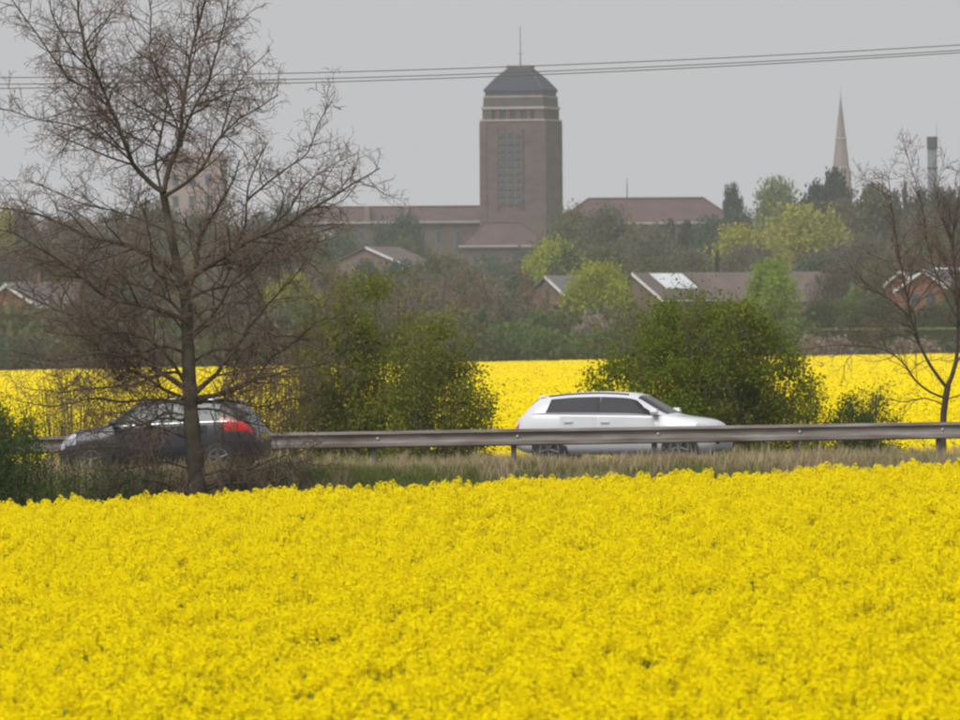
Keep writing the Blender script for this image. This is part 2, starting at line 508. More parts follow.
cl = [flower_clump(300 + i) for i in range(6)]
ya = 237.6 + (330 - 237.6) * rng.random(30000)
yb = 330 + (904 - 330) * rng.random(36000) ** 1.15
yy = np.concatenate([ya, yb]); n = len(yy)
xx = (rng.random(n) * 2 - 1) * (0.0445 * yy + 4)
pts = np.stack([xx, yy, gz(xx, yy) + 1.12 + 0.04 * lownoise(xx, yy, 1.5)], 1)
s_ = np.where(yy < 330, 0.9 + 0.3 * rng.random(n), 1.3 + 0.7 * rng.random(n))
scl = np.stack([s_, s_, np.minimum(s_, 1.2)], 1)
rot = np.stack([np.zeros(n), np.zeros(n), rng.random(n) * 6.283], 1)
scatter('rapeseed_flowers', pts, rot, scl, rng.integers(0, 6, n), cl,
        'yellow rapeseed flower heads in the field behind the road', 'rapeseed')


# ================================================================== VERGE GRASS
def tuft(seed, mt, nb, h, lean, w_=0.012):
    r = np.random.default_rng(seed)
    V, Fq, R_ = [], [], []
    o = 0
    for i in range(nb):
        a = r.random() * 6.283; b = r.normal(size=2) * 0.06
        L = h * (0.55 + 0.6 * r.random()); le = lean * (0.4 + r.random())
        d = np.array((math.cos(a), math.sin(a))); p = np.array((-d[1], d[0])) * w_ * (0.7 + 0.6 * r.random())
        for t, ww in ((0, 1), (0.55, 0.8), (1, 0.15)):
            c = b + d * le * L * t ** 2
            V.append((*(c - p * ww), L * t * (1 - 0.2 * le * t))); V.append((*(c + p * ww), L * t * (1 - 0.2 * le * t)))
        Fq += [(o, o + 1, o + 3, o + 2), (o + 2, o + 3, o + 5, o + 4)]
        R_ += [r.random()] * 6
        o += 6
    return mesh_np('tuft', np.array(V), np.array(Fq), R_, [mt])


gt = [tuft(400 + i, M['grass_green'], 18, 0.28, 0.55, 0.008) for i in range(4)] + [tuft(410 + i, M['grass_dry'], 14, 0.40, 0.4, 0.007) for i in range(4)]


def verge(name, u0, u1, n0, n1, dens, dryf, hscale, label, ymin=None):
    N_ = int((u1 - u0) * (n1 - n0) * dens)
    u = u0 + (u1 - u0) * rng.random(N_); nn = n0 + (n1 - n0) * rng.random(N_)
    x = CU * u + SU * nn; y = ROAD_O - SU * u + CU * nn
    keep = np.ones(N_, bool) if ymin is None else y > ymin
    x, y, u, nn = x[keep], y[keep], u[keep], nn[keep]; N_ = len(x)
    pd = dryf(u, nn) + 0.35 * lownoise(x, y, 1.0)
    dry = rng.random(N_) < pd
    idx = rng.integers(0, 4, N_) + 4 * dry
    s = hscale * (0.7 + 0.55 * rng.random(N_)) * (1 + 0.2 * lownoise(x, y, 0.7))
    scatter(name, np.stack([x, y, gz(x, y) - 0.02], 1), np.stack([np.zeros(N_), np.zeros(N_), rng.random(N_) * 6.283], 1),
            np.stack([s, s, s], 1), idx, gt, label, 'grass')


verge('verge_grass', -13, 14, -22.5, -12.7, 75, lambda u, n: 0.04 + 0.34 * sstep((n + 16) / 3), 1.0,
      'long green and straw-coloured grass on the bank between crop and road', 190.3)
verge('central_reserve_grass', -18, 18, -1.6, 1.6, 45, lambda u, n: 0.5 + 0 * u, 0.62,
      'dry grass growing along the central reserve under the barrier')
verge('far_verge_grass', -20, 20, 12.7, 25.5, 25, lambda u, n: 0.35 + 0 * u, 0.75,
      'grass strip between the far carriageway and the yellow field')


# ================================================================== BRANCHING
def unit(v):
    return v / (np.linalg.norm(v) + 1e-9)


def rand_dir(r, t, ang):
    a = unit(np.cross(t, unit(r.normal(size=3))))
    return unit(t * math.cos(ang) + a * math.sin(ang))


def path(r, p, d, L, nseg, wig, up):
    P = [np.array(p)]
    d = np.array(d)
    for i in range(nseg):
        d = unit(d + r.normal(size=3) * wig + np.array((0, 0, up)))
        P.append(P[-1] + d * L / nseg)
    return np.array(P)


def resample(P, step):
    P = np.asarray(P, float)
    out = []
    for i in range(len(P) - 1):
        p0 = P[max(i - 1, 0)]; p1 = P[i]; p2 = P[i + 1]; p3 = P[min(i + 2, len(P) - 1)]
        m = max(2, int(np.linalg.norm(p2 - p1) / step))
        for t in np.linspace(0, 1, m, endpoint=False):
            out.append(0.5 * ((2 * p1) + (p2 - p0) * t + (2 * p0 - 5 * p1 + 4 * p2 - p3) * t * t + (3 * p1 - p0 - 3 * p2 + p3) * t ** 3))
    out.append(P[-1])
    return np.array(out)


def grow(r, br, lvl, maxl, out, dens, ratio, rmin, up, ang=(0.5, 1.0), lmin=0.1, start=0.2):
    P, R = br
    L = np.sum(np.linalg.norm(np.diff(P, axis=0), axis=1))
    nchild = int(L * dens[lvl] + r.random())
    for i in range(nchild):
        t = start + (1 - start) * (i + r.random()) / max(nchild, 1)
        f = min(t, 0.999) * (len(P) - 1); j = int(f); g = f - j
        p = P[j] * (1 - g) + P[j + 1] * g
        tan = unit(P[j + 1] - P[j])
        rad = R[j] * (1 - g) + R[j + 1] * g
        l = L * ratio[lvl] * (0.5 + 0.8 * r.random()) * (1.15 - 0.7 * t)
        l = max(l, lmin)
        d = rand_dir(r, tan, ang[0] + (ang[1] - ang[0]) * r.random())
        ns = 4 if l > 0.5 else (3 if l > 0.2 else 2)
        Q = path(r, p, d, l, ns, 0.26, up)
        r0 = max(rmin, min(rad * 0.62, 0.011 * l + 0.002))
        RR = np.linspace(r0, max(rmin * 0.7, r0 * 0.35), ns + 1)
        out.append((Q, RR, lvl + 1))
        if lvl + 1 < maxl:
            grow(r, (Q, RR), lvl + 1, maxl, out, dens, ratio, rmin, up, ang, lmin, 0.15)


# ================================================================== BIG BARE TREE beside the road
def big_tree():
    r = np.random.default_rng(5)
    D0 = 195.0
    base = at(197, 512, D0); base[2] = float(gz(base[0], base[1])) - 0.1
    root = empty('bare_tree', base)
    tag(root, 'tall bare brown tree with spreading limbs in front of the dark car', 'tree')
    limbs = [  # pixels, radius at start / end in m, depth drift in m
        ([(197, 512), (196, 470), (192, 430), (190, 392), (188, 350), (187, 315), (184, 284)], .20, .100, 0),
        ([(184, 284), (177, 262), (170, 232), (166, 208), (163, 192)], .080, .066, .2),
        ([(163, 192), (147, 180), (133, 162), (122, 135), (113, 112), (98, 77), (84, 42), (75, 5), (70, -40)], .072, .02, -.5),
        ([(133, 162), (108, 140), (78, 128), (45, 122), (8, 112), (-15, 105)], .032, .008, -.9),
        ([(113, 112), (88, 90), (62, 72), (40, 40), (18, 12), (0, -20)], .04, .012, .7),
        ([(98, 77), (70, 45), (52, 10), (45, -30)], .03, .01, -.6),
        ([(122, 150), (100, 128), (80, 108), (62, 85)], .025, .008, 1.0),
        ([(163, 192), (170, 168), (180, 148), (183, 118), (188, 82), (194, 45), (203, 5), (210, -40)], .07, .02, .6),
        ([(180, 148), (185, 130), (195, 108), (203, 92), (212, 70), (220, 40), (228, 5), (236, -30)], .045, .013, -.7),
        ([(166, 208), (158, 165), (163, 130), (166, 98), (156, 72), (147, 45), (148, 5), (140, -40)], .04, .012, 1.2),
        ([(166, 195), (186, 183), (205, 168), (222, 138), (240, 118), (262, 105), (278, 95)], .055, .014, -.9),
        ([(222, 138), (228, 110), (238, 85), (255, 62), (270, 50)], .03, .009, .9),
        ([(196, 108), (214, 95), (232, 78), (250, 72)], .022, .007, -.6),
        ([(170, 232), (150, 225), (120, 212), (90, 206), (55, 190), (25, 180)], .035, .009, 1.3),
        ([(182, 278), (160, 262), (130, 248), (95, 240), (60, 222), (30, 212), (0, 208)], .068, .012, .9),
        ([(184, 284), (205, 268), (230, 252), (255, 238), (283, 226), (317, 204), (350, 184), (380, 168)], .082, .010, -.7),
        ([(232, 251), (245, 225), (247, 196), (254, 170), (268, 142)], .045, .012, .6),
        ([(247, 200), (270, 180), (290, 165), (308, 150), (318, 125), (335, 95)], .035, .008, -.8),
        ([(255, 238), (285, 215), (300, 190), (330, 165), (355, 155)], .035, .008, .9),
        ([(186, 300), (196, 272), (198, 250), (208, 225), (225, 195), (240, 160)], .066, .012, 1.3),
        ([(188, 322), (165, 312), (140, 305), (110, 298), (85, 280), (55, 258), (20, 235), (-10, 228)], .055, .010, -1.1),
        ([(189, 392), (172, 380), (155, 369), (126, 342), (98, 328), (72, 319), (40, 304), (7, 286)], .06, .011, .8),
        ([(189, 385), (165, 350), (140, 335), (110, 332), (75, 335), (45, 330)], .04, .010, -1.2),
        ([(191, 400), (165, 390), (135, 370), (100, 362), (60, 366), (20, 360)], .04, .009, 1.0),
        ([(194, 392), (210, 378), (224, 365), (238, 345), (253, 322), (275, 298), (296, 275), (308, 255)], .055, .009, -.9),
        ([(195, 397), (225, 392), (249, 383), (262, 372), (274, 355), (292, 342), (312, 325), (330, 315)], .05, .009, .9),
        ([(194, 402), (215, 394), (240, 386), (267, 378), (295, 370), (325, 362), (350, 345)], .04, .008, -1.4),
        ([(194, 405), (225, 400), (260, 405), (290, 398), (320, 400)], .03, .008, 1.3),
        ([(192, 408), (160, 400), (125, 402), (90, 398), (50, 405), (15, 400)], .035, .008, -1.0),
        ([(193, 425), (160, 420), (130, 428), (95, 430), (60, 426)], .028, .007, .9),
        ([(192, 440), (172, 430), (150, 425), (120, 412), (85, 415)], .03, .007, -.5),
        ([(198, 495), (215, 486), (240, 482), (268, 484), (290, 475), (312, 458)], .04, .008, -.8),
        ([(194, 498), (180, 490), (160, 482), (135, 480), (112, 488), (95, 490)], .04, .008, -.9),
        ([(198, 490), (235, 476), (270, 462), (300, 452), (325, 440)], .028, .007, .6),
        ([(188, 340), (205, 325), (222, 315), (240, 300), (262, 290)], .03, .008, .8),
        ([(189, 352), (160, 345), (130, 352), (95, 350), (55, 358), (10, 350)], .035, .008, -1.3),
        ([(190, 365), (215, 350), (245, 348), (280, 335), (310, 340)], .032, .008, 1.2),
        ([(190, 375), (165, 372), (130, 385), (100, 388), (60, 392), (25, 388)], .032, .008, .7),
        ([(189, 335), (212, 318), (228, 290), (250, 270), (280, 262), (310, 240)], .035, .008, -1.2),
        ([(187, 318), (168, 296), (140, 284), (105, 268), (70, 268), (40, 262)], .034, .008, 1.3),
        ([(192, 410), (220, 412), (250, 425), (285, 428), (315, 425)], .028, .007, -.9),
        ([(193, 418), (165, 412), (130, 440), (95, 448), (55, 452)], .026, .007, -1.2),
        ([(188, 345), (176, 320), (158, 305), (120, 320), (85, 300)], .03, .007, .4),
        ([(186, 300), (210, 288), (240, 280), (270, 250), (300, 238), (335, 225)], .034, .008, 1.1),
        ([(194, 470), (170, 462), (140, 465), (105, 470), (70, 466)], .024, .006, -.6),
        ([(196, 478), (230, 468), (262, 470), (295, 462), (330, 466)], .024, .006, -.4),
        ([(186, 310), (175, 285), (155, 270), (150, 235), (142, 205)], .035, .009, -1.0),
    ]
    tk = MB(); trunk_done = False
    out = []; main = []
    for i, (pp, r0, r1, dd) in enumerate(limbs):
        P = []
        m = len(pp)
        for j, (px, py) in enumerate(pp):
            t = j / (m - 1)
            dep = D0 + dd * 1.3 * t ** 1.2 + (0.12 * r.normal() if 0 < j else 0)
            p = at(px, py, dep)
            P.append(p)
        if i == 0:
            P[0][2] = base[2]
        P = resample(P, 0.16) - base
        wig = np.cumsum(r.normal(size=P.shape) * 0.012, 0); wig -= np.linspace(0, 1, len(P))[:, None] * wig[-1]
        if i > 1: P = P + wig
        R = r0 + (r1 - r0) * np.linspace(0, 1, len(P)) ** 0.7
        if i > 1: R = R * (0.95 if pp[0][1] > 270 else 0.72)
        if i == 0:
            R[:4] *= np.array((1.5, 1.28, 1.14, 1.05))
            R = R * (1 + 0.05 * np.sin(np.arange(len(R)) * 1.9) + 0.05 * r.normal(size=len(R)))
        main.append((P, R, i))
    for P, R, i in main:
        if i < 2:
            tk.tube(P, R, 12)
            continue
        out.append((P, R, 0))
        grow(r, (P, R), 0, 3, out, (8.5, 9.0, 9.0), (0.33, 0.50, 0.55), 0.0042, 0.02, (0.6, 1.3), 0.14, 0.12)
    tr = tk.build('trunk', M['bark_moss'], root, True)
    limb = MB(); tw = MB(); crown_pts = 0
    for P, R, lv in out:
        if lv == 0: limb.tube(P, R, 7)
        elif lv == 1: limb.tube(P, R, 5)
        else: tw.tube(P, R, 3)
    limb.build('limbs', M['bark'], root, True)
    tw.build('crown', M['twig'], root)
    print('big tree branches', len(out))


big_tree()


# ================================================================== small bare tree at the right, beyond the barrier
def right_tree():
    r = np.random.default_rng(8)
    D0 = 230.0
    base = at(944, 462, D0); base[2] = float(gz(base[0], base[1])) - 0.1
    root = empty('bare_tree', base)
    tag(root, 'slender bare tree rising behind the barrier at the right edge', 'tree')
    limbs = [
        ([(943, 470), (943, 440), (944, 410), (948, 385)], .115, .095, 0),
        ([(948, 385), (956, 362), (958, 320), (956, 280), (953, 240), (958, 200), (965, 160)], .075, .012, .3),
        ([(947, 388), (932, 368), (920, 345), (911, 318), (906, 290), (899, 255), (893, 215), (888, 175)], .055, .01, -.4),
        ([(958, 320), (940, 285), (928, 245), (922, 205), (912, 170), (905, 150)], .035, .006, .7),
        ([(945, 398), (930, 392), (915, 380), (905, 365), (885, 350), (850, 345), (815, 347)], .04, .007, -.5),
        ([(944, 405), (925, 398), (905, 402), (880, 398), (860, 402)], .028, .006, .5),
        ([(956, 362), (975, 340), (985, 300), (990, 250)], .045, .01, .4),
        ([(920, 345), (900, 335), (875, 338), (850, 330), (825, 335)], .022, .006, .7),
        ([(911, 318), (890, 300), (868, 285), (850, 268)], .022, .006, -.6),
        ([(953, 240), (940, 215), (938, 185), (945, 155)], .02, .005, -.5),
        ([(958, 300), (970, 270), (972, 220), (980, 180)], .025, .006, -.5),
        ([(944, 400), (960, 395), (985, 385)], .025, .006, -.5),
    ]
    tk = MB(); limb = MB(); tw = MB(); out = []
    for i, (pp, r0, r1, dd) in enumerate(limbs):
        m = len(pp)
        P = np.array([at(px, py, D0 + dd * 1.4 * j / (m - 1)) for j, (px, py) in enumerate(pp)])
        if i == 0: P[0][2] = base[2]
        P = resample(P, 0.18) - base
        R = (r0 + (r1 - r0) * np.linspace(0, 1, len(P)) ** 0.7) * 0.72
        if i == 0:
            tk.tube(P, R, 10); continue
        out.append((P, R, 0))
        grow(r, (P, R), 0, 3, out, (7.5, 8.0, 8.5), (0.34, 0.48, 0.52), 0.0045, 0.05, (0.45, 0.95), 0.12, 0.2)
    for P, R, lv in out:
        (limb if lv < 2 else tw).tube(P, R, 6 if lv == 0 else (4 if lv == 1 else 3))
    tk.build('trunk', M['bark'], root, True); limb.build('limbs', M['bark'], root, True); tw.build('crown', M['twig'], root)


right_tree()


# ================================================================== ROADSIDE BUSHES
def bush(px, pybase, D, w_px, ytop, leafm, nstem, nleaf, label, seed, lsize=0.045, name='roadside_bush', skew=0.0, twigm='twig', foot=0.12, dome=0.0, nclump=170, csig=0.15):
    r = np.random.default_rng(seed)
    c = at(px, pybase, D); gx, gy = c[0], c[1]
    base = np.array((gx, gy, float(gz(gx, gy)) - 0.05))
    H = at(px, ytop, D)[2] - base[2]; W = w_px / F * D
    root = empty(name, base)
    tag(root, label, 'bush')
    st = MB(); tw = MB(); out = []
    for i in range(nstem):
        a = r.random() * 6.283; e = math.sqrt(r.random())
        top = np.array((math.cos(a) * W * 0.46 * e + skew * W, math.sin(a) * W * 0.40 * e, H * (0.55 + 0.42 * math.sqrt(max(0, 1 - (e * 0.95) ** 2))) * (0.85 + 0.2 * r.random())))
        b0 = np.array((math.cos(a) * W * 0.1 * e, math.sin(a) * W * 0.1 * e, 0))
        mid = b0 * 0.5 + top * 0.5 + np.array((math.cos(a), math.sin(a), 0)) * W * 0.08 * e + (0, 0, -0.08 * H * e)
        P = resample([b0, mid, top], 0.25)
        P += np.cumsum(r.normal(size=P.shape) * 0.015, 0)
        R = np.linspace(0.02, 0.005, len(P))
        out.append((P, R, 0))
        grow(r, (P, R), 0, 2, out, (4.5, 5.0), (0.30, 0.5), 0.003, 0.06, (0.4, 1.0), 0.15, 0.12)
    pool = []
    for P, R, lv in out:
        (st if lv == 0 else tw).tube(P, R, 5 if lv == 0 else 3)
        if lv >= 1:
            pool.append(P)
    pool = np.concatenate(pool)
    P = pool[r.integers(0, len(pool), nleaf)] + r.normal(size=(nleaf, 3)) * 0.10
    if dome > 0:
        C = []
        while len(C) < nclump:
            c_ = r.uniform(-1, 1, 3); q_ = np.linalg.norm(c_)
            if q_ < 1 and q_ > 0.35 * r.random() ** 0.5:
                a_ = math.atan2(c_[1], c_[0])
                k_ = 1 + 0.07 * math.sin(3 * a_ + seed) + 0.06 * r.normal()
                C.append((c_[0] * W * .47 * k_ + skew * W * c_[2], c_[1] * W * .42 * k_, H * .46 + c_[2] * H * .49 * (1 + .05 * r.normal())))
        C = np.array(C); m_ = int(nleaf * dome)
        P[:m_] = C[r.integers(0, nclump, m_)] + r.normal(size=(m_, 3)) * csig
    P = P[(P[:, 2] > 0.05) & (r.random(len(P)) < np.clip(P[:, 2] / (0.42 * H) + foot, 0, 1))]
    v, f = diamond(P, r.normal(size=(len(P), 3)) + (0, 0, 0.5), lsize * (0.7 + 0.7 * r.random(len(P))), 0.6)
    st.build('stem', M['bark'], root, True)
    tag(tw.build('twigs', M[twigm], root), kind='stuff')
    new_obj('foliage', mesh_np('foliage', v, f, np.repeat(r.random(len(P)), 4), [LEAF[leafm]]), root)
    return root


bush(704, 455, 231, 236, 290, 'bush', 50, 80000, 'large rounded green hawthorn bush behind the white car', 21, 0.07, dome=0.8, nclump=230, csig=0.16, foot=0.35)
bush(368, 455, 233, 150, 262, 'bush2', 20, 40000, 'tall loose olive-green bush left of the white car behind the barrier', 22, 0.068, dome=0.78, nclump=110, csig=0.17, foot=0.35)
bush(438, 455, 231, 118, 318, 'bush2', 13, 20000, 'low open olive bush beside the gap in the far roadside hedge', 23, 0.068, foot=0.8, dome=0.7, nclump=75, csig=0.16)
bush(320, 455, 234, 90, 300, 'bush2', 18, 12000, 'thin olive bush behind the limbs of the tall bare tree', 24, 0.045)
bush(862, 455, 229, 80, 388, 'bush3', 22, 14000, 'small dark green bush between hawthorn and slender bare tree', 25, 0.055, foot=0.7, dome=0.6, nclump=40, csig=0.12)
bush(815, 455, 230, 60, 385, 'bush', 14, 7000, 'sparse green shrub at the right foot of the large hawthorn', 26, 0.05, foot=0.8)
bush(-2, 500, 193.0, 110, 405, 'bush3', 30, 30000, 'dark green bramble bush at the bottom left corner above the crop', 27, 0.045)
bush(75, 500, 194.5, 130, 452, 'bush3', 26, 5000, 'low tangled brown bramble left of the tall bare trunk', 28, 0.04, 'bramble')
bush(150, 500, 195.5, 150, 458, 'bush3', 26, 4000, 'low brown bramble tangle before the dark car door', 31, 0.04, 'bramble')
bush(262, 496, 196.0, 150, 455, 'bush3', 26, 4500, 'low brown bramble tangle right of the tall bare trunk', 32, 0.04, 'bramble')
bush(255, 458, 233, 120, 355, 'bush2', 30, 9000, 'bare scrubby bush behind the rear of the dark car', 29, 0.04)
bush(75, 458, 234, 190, 372, 'bush2', 42, 9000, 'leafless brown thicket in front of the far crop above the dark car', 30, 0.04, 'thicket')


# ================================================================== BARRIER
def barrier():
    u0, u1 = -20.0, 19.0
    root = empty('crash_barrier', road_pt(0, 0, 0))
    tag(root, 'weathered galvanised steel crash barrier along the central reserve', 'crash barrier')
    o = road_pt(0, 0, 0)
    # profile (n offset, height): corrugated open beam facing the camera
    prof = [(-0.02, 0.755), (-0.075, 0.745), (-0.085, 0.70), (-0.03, 0.665), (-0.02, 0.615), (-0.03, 0.565), (-0.085, 0.53), (-0.085, 0.46), (-0.02, 0.435)]
    prof2 = [(a + 0.004 + 0.006, b) for a, b in prof]
    seg = 3.2; u = u0; first = None
    slope = math.atan(0.0113)
    while u < u1:
        b = MB(); vs = []
        for uu in (u, u + seg + 0.12):
            for (a, h) in prof + prof2[::-1]:
                vs.append(road_pt(uu, a - (0.004 if uu == u else 0.0), h) - o)
        k = len(prof) * 2
        fs = [(j, (j + 1) % k, k + (j + 1) % k, k + j) for j in range(k)]
        fs += [tuple(range(k - 1, -1, -1)), tuple(range(k, 2 * k))]
        b.add(vs, fs).build('beam', M['steel'], root)
        u += seg
    pu = []
    uu = at(513, 440, 211)[0] / CU
    pp = uu - 2.78 * 7
    while pp < u1:
        pu.append(pp); pp += 2.78
    pm = None; bm_ = None
    for uu in pu:
        if pm is None:
            pm = MB().box((0, 0.03, 0.32), (0.10, 0.05, 0.80)).box((0, 0.0, 0.62), (0.07, 0.06, 0.12)).mesh('post', M['steel_dark'])
            bm_ = MB().lathe([(0.022, 0), (0.022, 0.012), (0.008, 0.022)], 8, 'y', (0, 0, 0)).mesh('bolt', M['lead'])
        p = road_pt(uu, 0.02, 0) - o
        po = new_obj('post', pm, root); po.location = p; po.rotation_euler = (0, 0, -math.radians(15))
        bo = new_obj('bolt', bm_, root); bo.location = road_pt(uu + 0.1, -0.045, 0.615) - o; bo.rotation_euler = (math.radians(180), 0, -math.radians(15))


barrier()


# ================================================================== CARS
def car(name, label, u, nlane, heading, L, paint, glassm, trimline, seed, plate, roofcol=None, zscale=1.0, yaw=0.0, quarter=True, tl=(.11, 3.5, .85)):
    root = empty(name, road_pt(u, nlane, 0.022), 0)
    root.rotation_euler = (0, -heading * math.atan(0.0113) * 1, -math.radians(15 + yaw) + (0 if heading > 0 else math.pi))
    tag(root, label, 'car')
    S = np.linspace(0, 1, 61)
    sm = lambda xs_, ys_: np.interp(S, xs_, ys_)

    def smooth(a, k=1):
        for _ in range(k):
            b = a.copy(); b[1:-1] = 0.25 * a[:-2] + 0.5 * a[1:-1] + 0.25 * a[2:]; a = b
        return a
    Wd = smooth(sm([0, .02, .06, .2, .5, .8, .92, .97, 1], [.62, .74, .81, .855, .87, .855, .80, .70, .55]), 2)
    sill = smooth(sm([0, .05, .15, .85, .95, 1], [.36, .26, .21, .2, .22, .30]), 1)
    sho = smooth(sm([0, .012, .05, .12, .3, .55, .72, .80, .90, .96, 1], [.66, .84, .965, .985, .965, .94, .915, .885, .82, .73, .52]), 1)
    roof = smooth(sm([0, .012, .03, .045, .10, .15, .28, .42, .55, .60, .70, .77, .80, .88, .94, .975, 1],
                     [.68, .86, .98, 1.06, 1.33, 1.405, 1.455, 1.465, 1.435, 1.39, 1.14, .965, .945, .905, .85, .76, .56]), 1) * zscale
    rail_y = smooth(sm([0, .03, .06, .14, .4, .6, .77, .82, .95, 1], [.50, .60, .60, .575, .575, .56, .66, .66, .60, .45]), 2)
    rail_z = np.where(roof - sho > 0.10, roof - 0.055, sho + (roof - sho) * 0.6)
    rail_z = smooth(rail_z, 2)

    def half(i):
        W_ = Wd[i]
        return [(0, sill[i] - .03), (W_ * .88, sill[i] - .01), (W_ * .985, sill[i] + .12), (W_, sill[i] * .45 + sho[i] * .55), (W_ * .965, sho[i]),
                (rail_y[i], rail_z[i]), (rail_y[i] * .62, roof[i] - .008), (0, roof[i])]
    H = np.array([half(i) for i in range(61)])       # (61, 8, 2)

    def sp(s, k, side):
        fi = np.clip(s, 0, 1) * 60; i = min(int(fi), 59); a = fi - i
        fk = min(max(k, 0), 7); j = min(int(fk), 6); b = fk - j
        p = (H[i, j] * (1 - a) + H[i + 1, j] * a) * (1 - b) + (H[i, j + 1] * (1 - a) + H[i + 1, j + 1] * a) * b
        return np.array(((s - .5) * L, side * p[0], p[1]))

    def patch(nm, fn, m, side, off, nu=10, nv=4, parent=None, smooth_=True):
        """fn(a, b) -> (s, k)"""
        vs = []
        for a in np.linspace(0, 1, nu):
            for b in np.linspace(0, 1, nv):
                s, k_ = fn(a, b)
                p = sp(s, k_, side)
                du = sp(min(s + .01, 1), k_, side) - sp(max(s - .01, 0), k_, side); dv = sp(s, min(k_ + .08, 7), side) - sp(s, max(k_ - .08, 0), side)
                nn = -unit(np.cross(du, dv)) * side
                edge_ = 0.0 if (a in (0.0, 1.0) or b in (0.0, 1.0)) else 1.0
                vs.append(p + nn * (off * edge_ + 0.0015))
        fs = []
        for i in range(nu - 1):
            for j in range(nv - 1):
                q_ = (i * nv + j, (i + 1) * nv + j, (i + 1) * nv + j + 1, i * nv + j + 1)
                fs.append(q_ if side > 0 else q_[::-1])
        return MB().add(vs, fs).build(nm, m, parent or root, smooth_)

    ring = 15; vs = []
    for i in range(61):
        x = (S[i] - .5) * L
        hp = H[i]
        full = [(-y, z) for y, z in hp[:0:-1]] + [(y, z) for y, z in hp]      # 7 + 8
        full = full[:-1]
        vs += [(x, y, z) for y, z in full]
    ring = len(full)
    fs = []
    for i in range(60):
        for j in range(ring):
            j2 = (j + 1) % ring
            fs.append((i * ring + j, (i + 1) * ring + j, (i + 1) * ring + j2, i * ring + j2))
    fs += [tuple(range(ring)), tuple(60 * ring + j for j in range(ring - 1, -1, -1))]
    MB().add(vs, fs).build('body', paint, root, True)
    lerp = lambda a, b, t: a + (b - a) * t
    for side in (1, -1):
        kk = lambda b: 4.10 + 0.78 * b
        patch('front_window', lambda a, b: (lerp(.425 + .004 * b, lerp(.735, .605, b), a), kk(b)), glassm, side, .006)
        patch('rear_side_window', lambda a, b: (lerp(lerp(.165, .185, b), .416, a), kk(b)), glassm, side, .006)
        patch('door_pillar', lambda a, b: (lerp(.414, .427, a), kk(b)), M['rubber'], side, .004, 3, 4)
        if quarter: patch('quarter_window', lambda a, b: (lerp(lerp(.085, .135, b), .155 + .02 * b, a), kk(b * .8)), glassm, side, .006, 6)
        d1 = patch('door', lambda a, b: (lerp(.43, .70, a), 1.6 + 2.3 * b), paint, side, .008, 8, 5)
        d2 = patch('door', lambda a, b: (lerp(.24, .424, a), 1.6 + 2.3 * b), paint, side, .008, 8, 5)
        for d, s_ in ((d1, .46), (d2, .28)):
            p = sp(s_, 3.6, side)
            MB().box(p + (0, side * .018, 0), (.17, .03, .03)).build('handle', paint, d)
        patch('window_trim', lambda a, b: (lerp(.10, .735, a), 4.02 + .06 * b), trimline, side, .012, 14, 3)
        p = sp(.70, 4.15, side)
        mb = MB(); mb.frustum(.10, .05, -.06, .13, .08, 0).frustum(.13, .08, 0, .10, .06, .07)
        mo = mb.build('wing_mirror', paint, root); mo.location = p + (0.02, side * .11, .06); mo.scale = (1.1, 2.0, 1.0)
        patch('tail_light', lambda a, b: (lerp(.004, tl[0] * (.75 + .25 * b), a), tl[1] + tl[2] * b), M['tail'], side, .012, 6, 6)
        patch('headlight', lambda a, b: (lerp(.90, .985, a), 3.25 + .75 * b + .25 * (1 - a) * b), M['headlamp'], side, .012, 6, 5)
        for wx in (.185, .815):
            x = (wx - .5) * L + (0.02 if wx > .5 else -0.0)
            yw = np.interp(wx, S, Wd)
            arc = [(x + .355 * math.cos(a), side * (yw + .003), .305 + .355 * math.sin(a)) for a in np.linspace(-.35, math.pi + .35, 20)]
            MB().add(arc + [(px_, side * (yw - .15), pz_) for px_, _, pz_ in arc], [tuple(range(20))] + [(i, i + 1, 21 + i, 20 + i) for i in range(19)]).build('wheel_arch', M['rubber'], root)
            wh = empty('wheel', (x, side * (yw - .085), .305)); wh.parent = root
            MB().lathe([(.20, -.095), (.27, -.10), (.30, -.075), (.305, 0), (.30, .075), (.27, .10), (.20, .095)], 28, 'y').build('tyre', M['rubber'], wh, True)
            rm = MB().lathe([(.06, .085 * side), (.20, .098 * side), (.205, .05 * side)], 24, 'y')
            rm.build('rim', M['dark_rim'], wh, False)
            sk = MB()
            for a in range(5):
                t = a * 2 * math.pi / 5 + seed
                sk.tube([(0, side * .10, 0), (.1 * math.cos(t), side * .108, .1 * math.sin(t)), (.2 * math.cos(t), side * .104, .2 * math.sin(t))], (.034, .026, .024), 5, True)
            sk.build('spokes', M['rim'], wh)
        patch('windscreen', lambda a, b: (lerp(.605, .755, a), 5.06 + 1.94 * b), glassm if roofcol is None else roofcol, side, .006, 8, 5)
        patch('rear_window', lambda a, b: (lerp(.046, .112, a), 5.1 + 1.9 * b), glassm, side, .006, 8, 5)
        patch('front_grille', lambda a, b: (lerp(.985, .998, a), 1.6 + 1.2 * b), M['rubber'], side, .004, 4, 4)
    MB().box((-L / 2 + .015, 0, .70), (.03, .52, .11)).build('number_plate', plate, root)
    zr = float(np.interp(.13, S, roof))
    MB().frustum(.16, 1.0, 0, .12, .94, .03, (.135 - .5) * L, 0).build('roof_spoiler', paint, root).location = (0, 0, zr - .005)
    for side in (1, -1):
        pr = [sp(s_, 5.15, side) + (0, 0, .02) for s_ in np.linspace(.17, .56, 9)]
        MB().tube(pr, [.014] * 9, 6, True).build('roof_rail', trimline, root, True)
    MB().tube([((.2 - .5) * L, 0, np.interp(.2, S, roof) - .01), ((.16 - .5) * L, 0, np.interp(.2, S, roof) + .12)], (.008, .004), 5).build('aerial', M['rubber'], root)
    return root


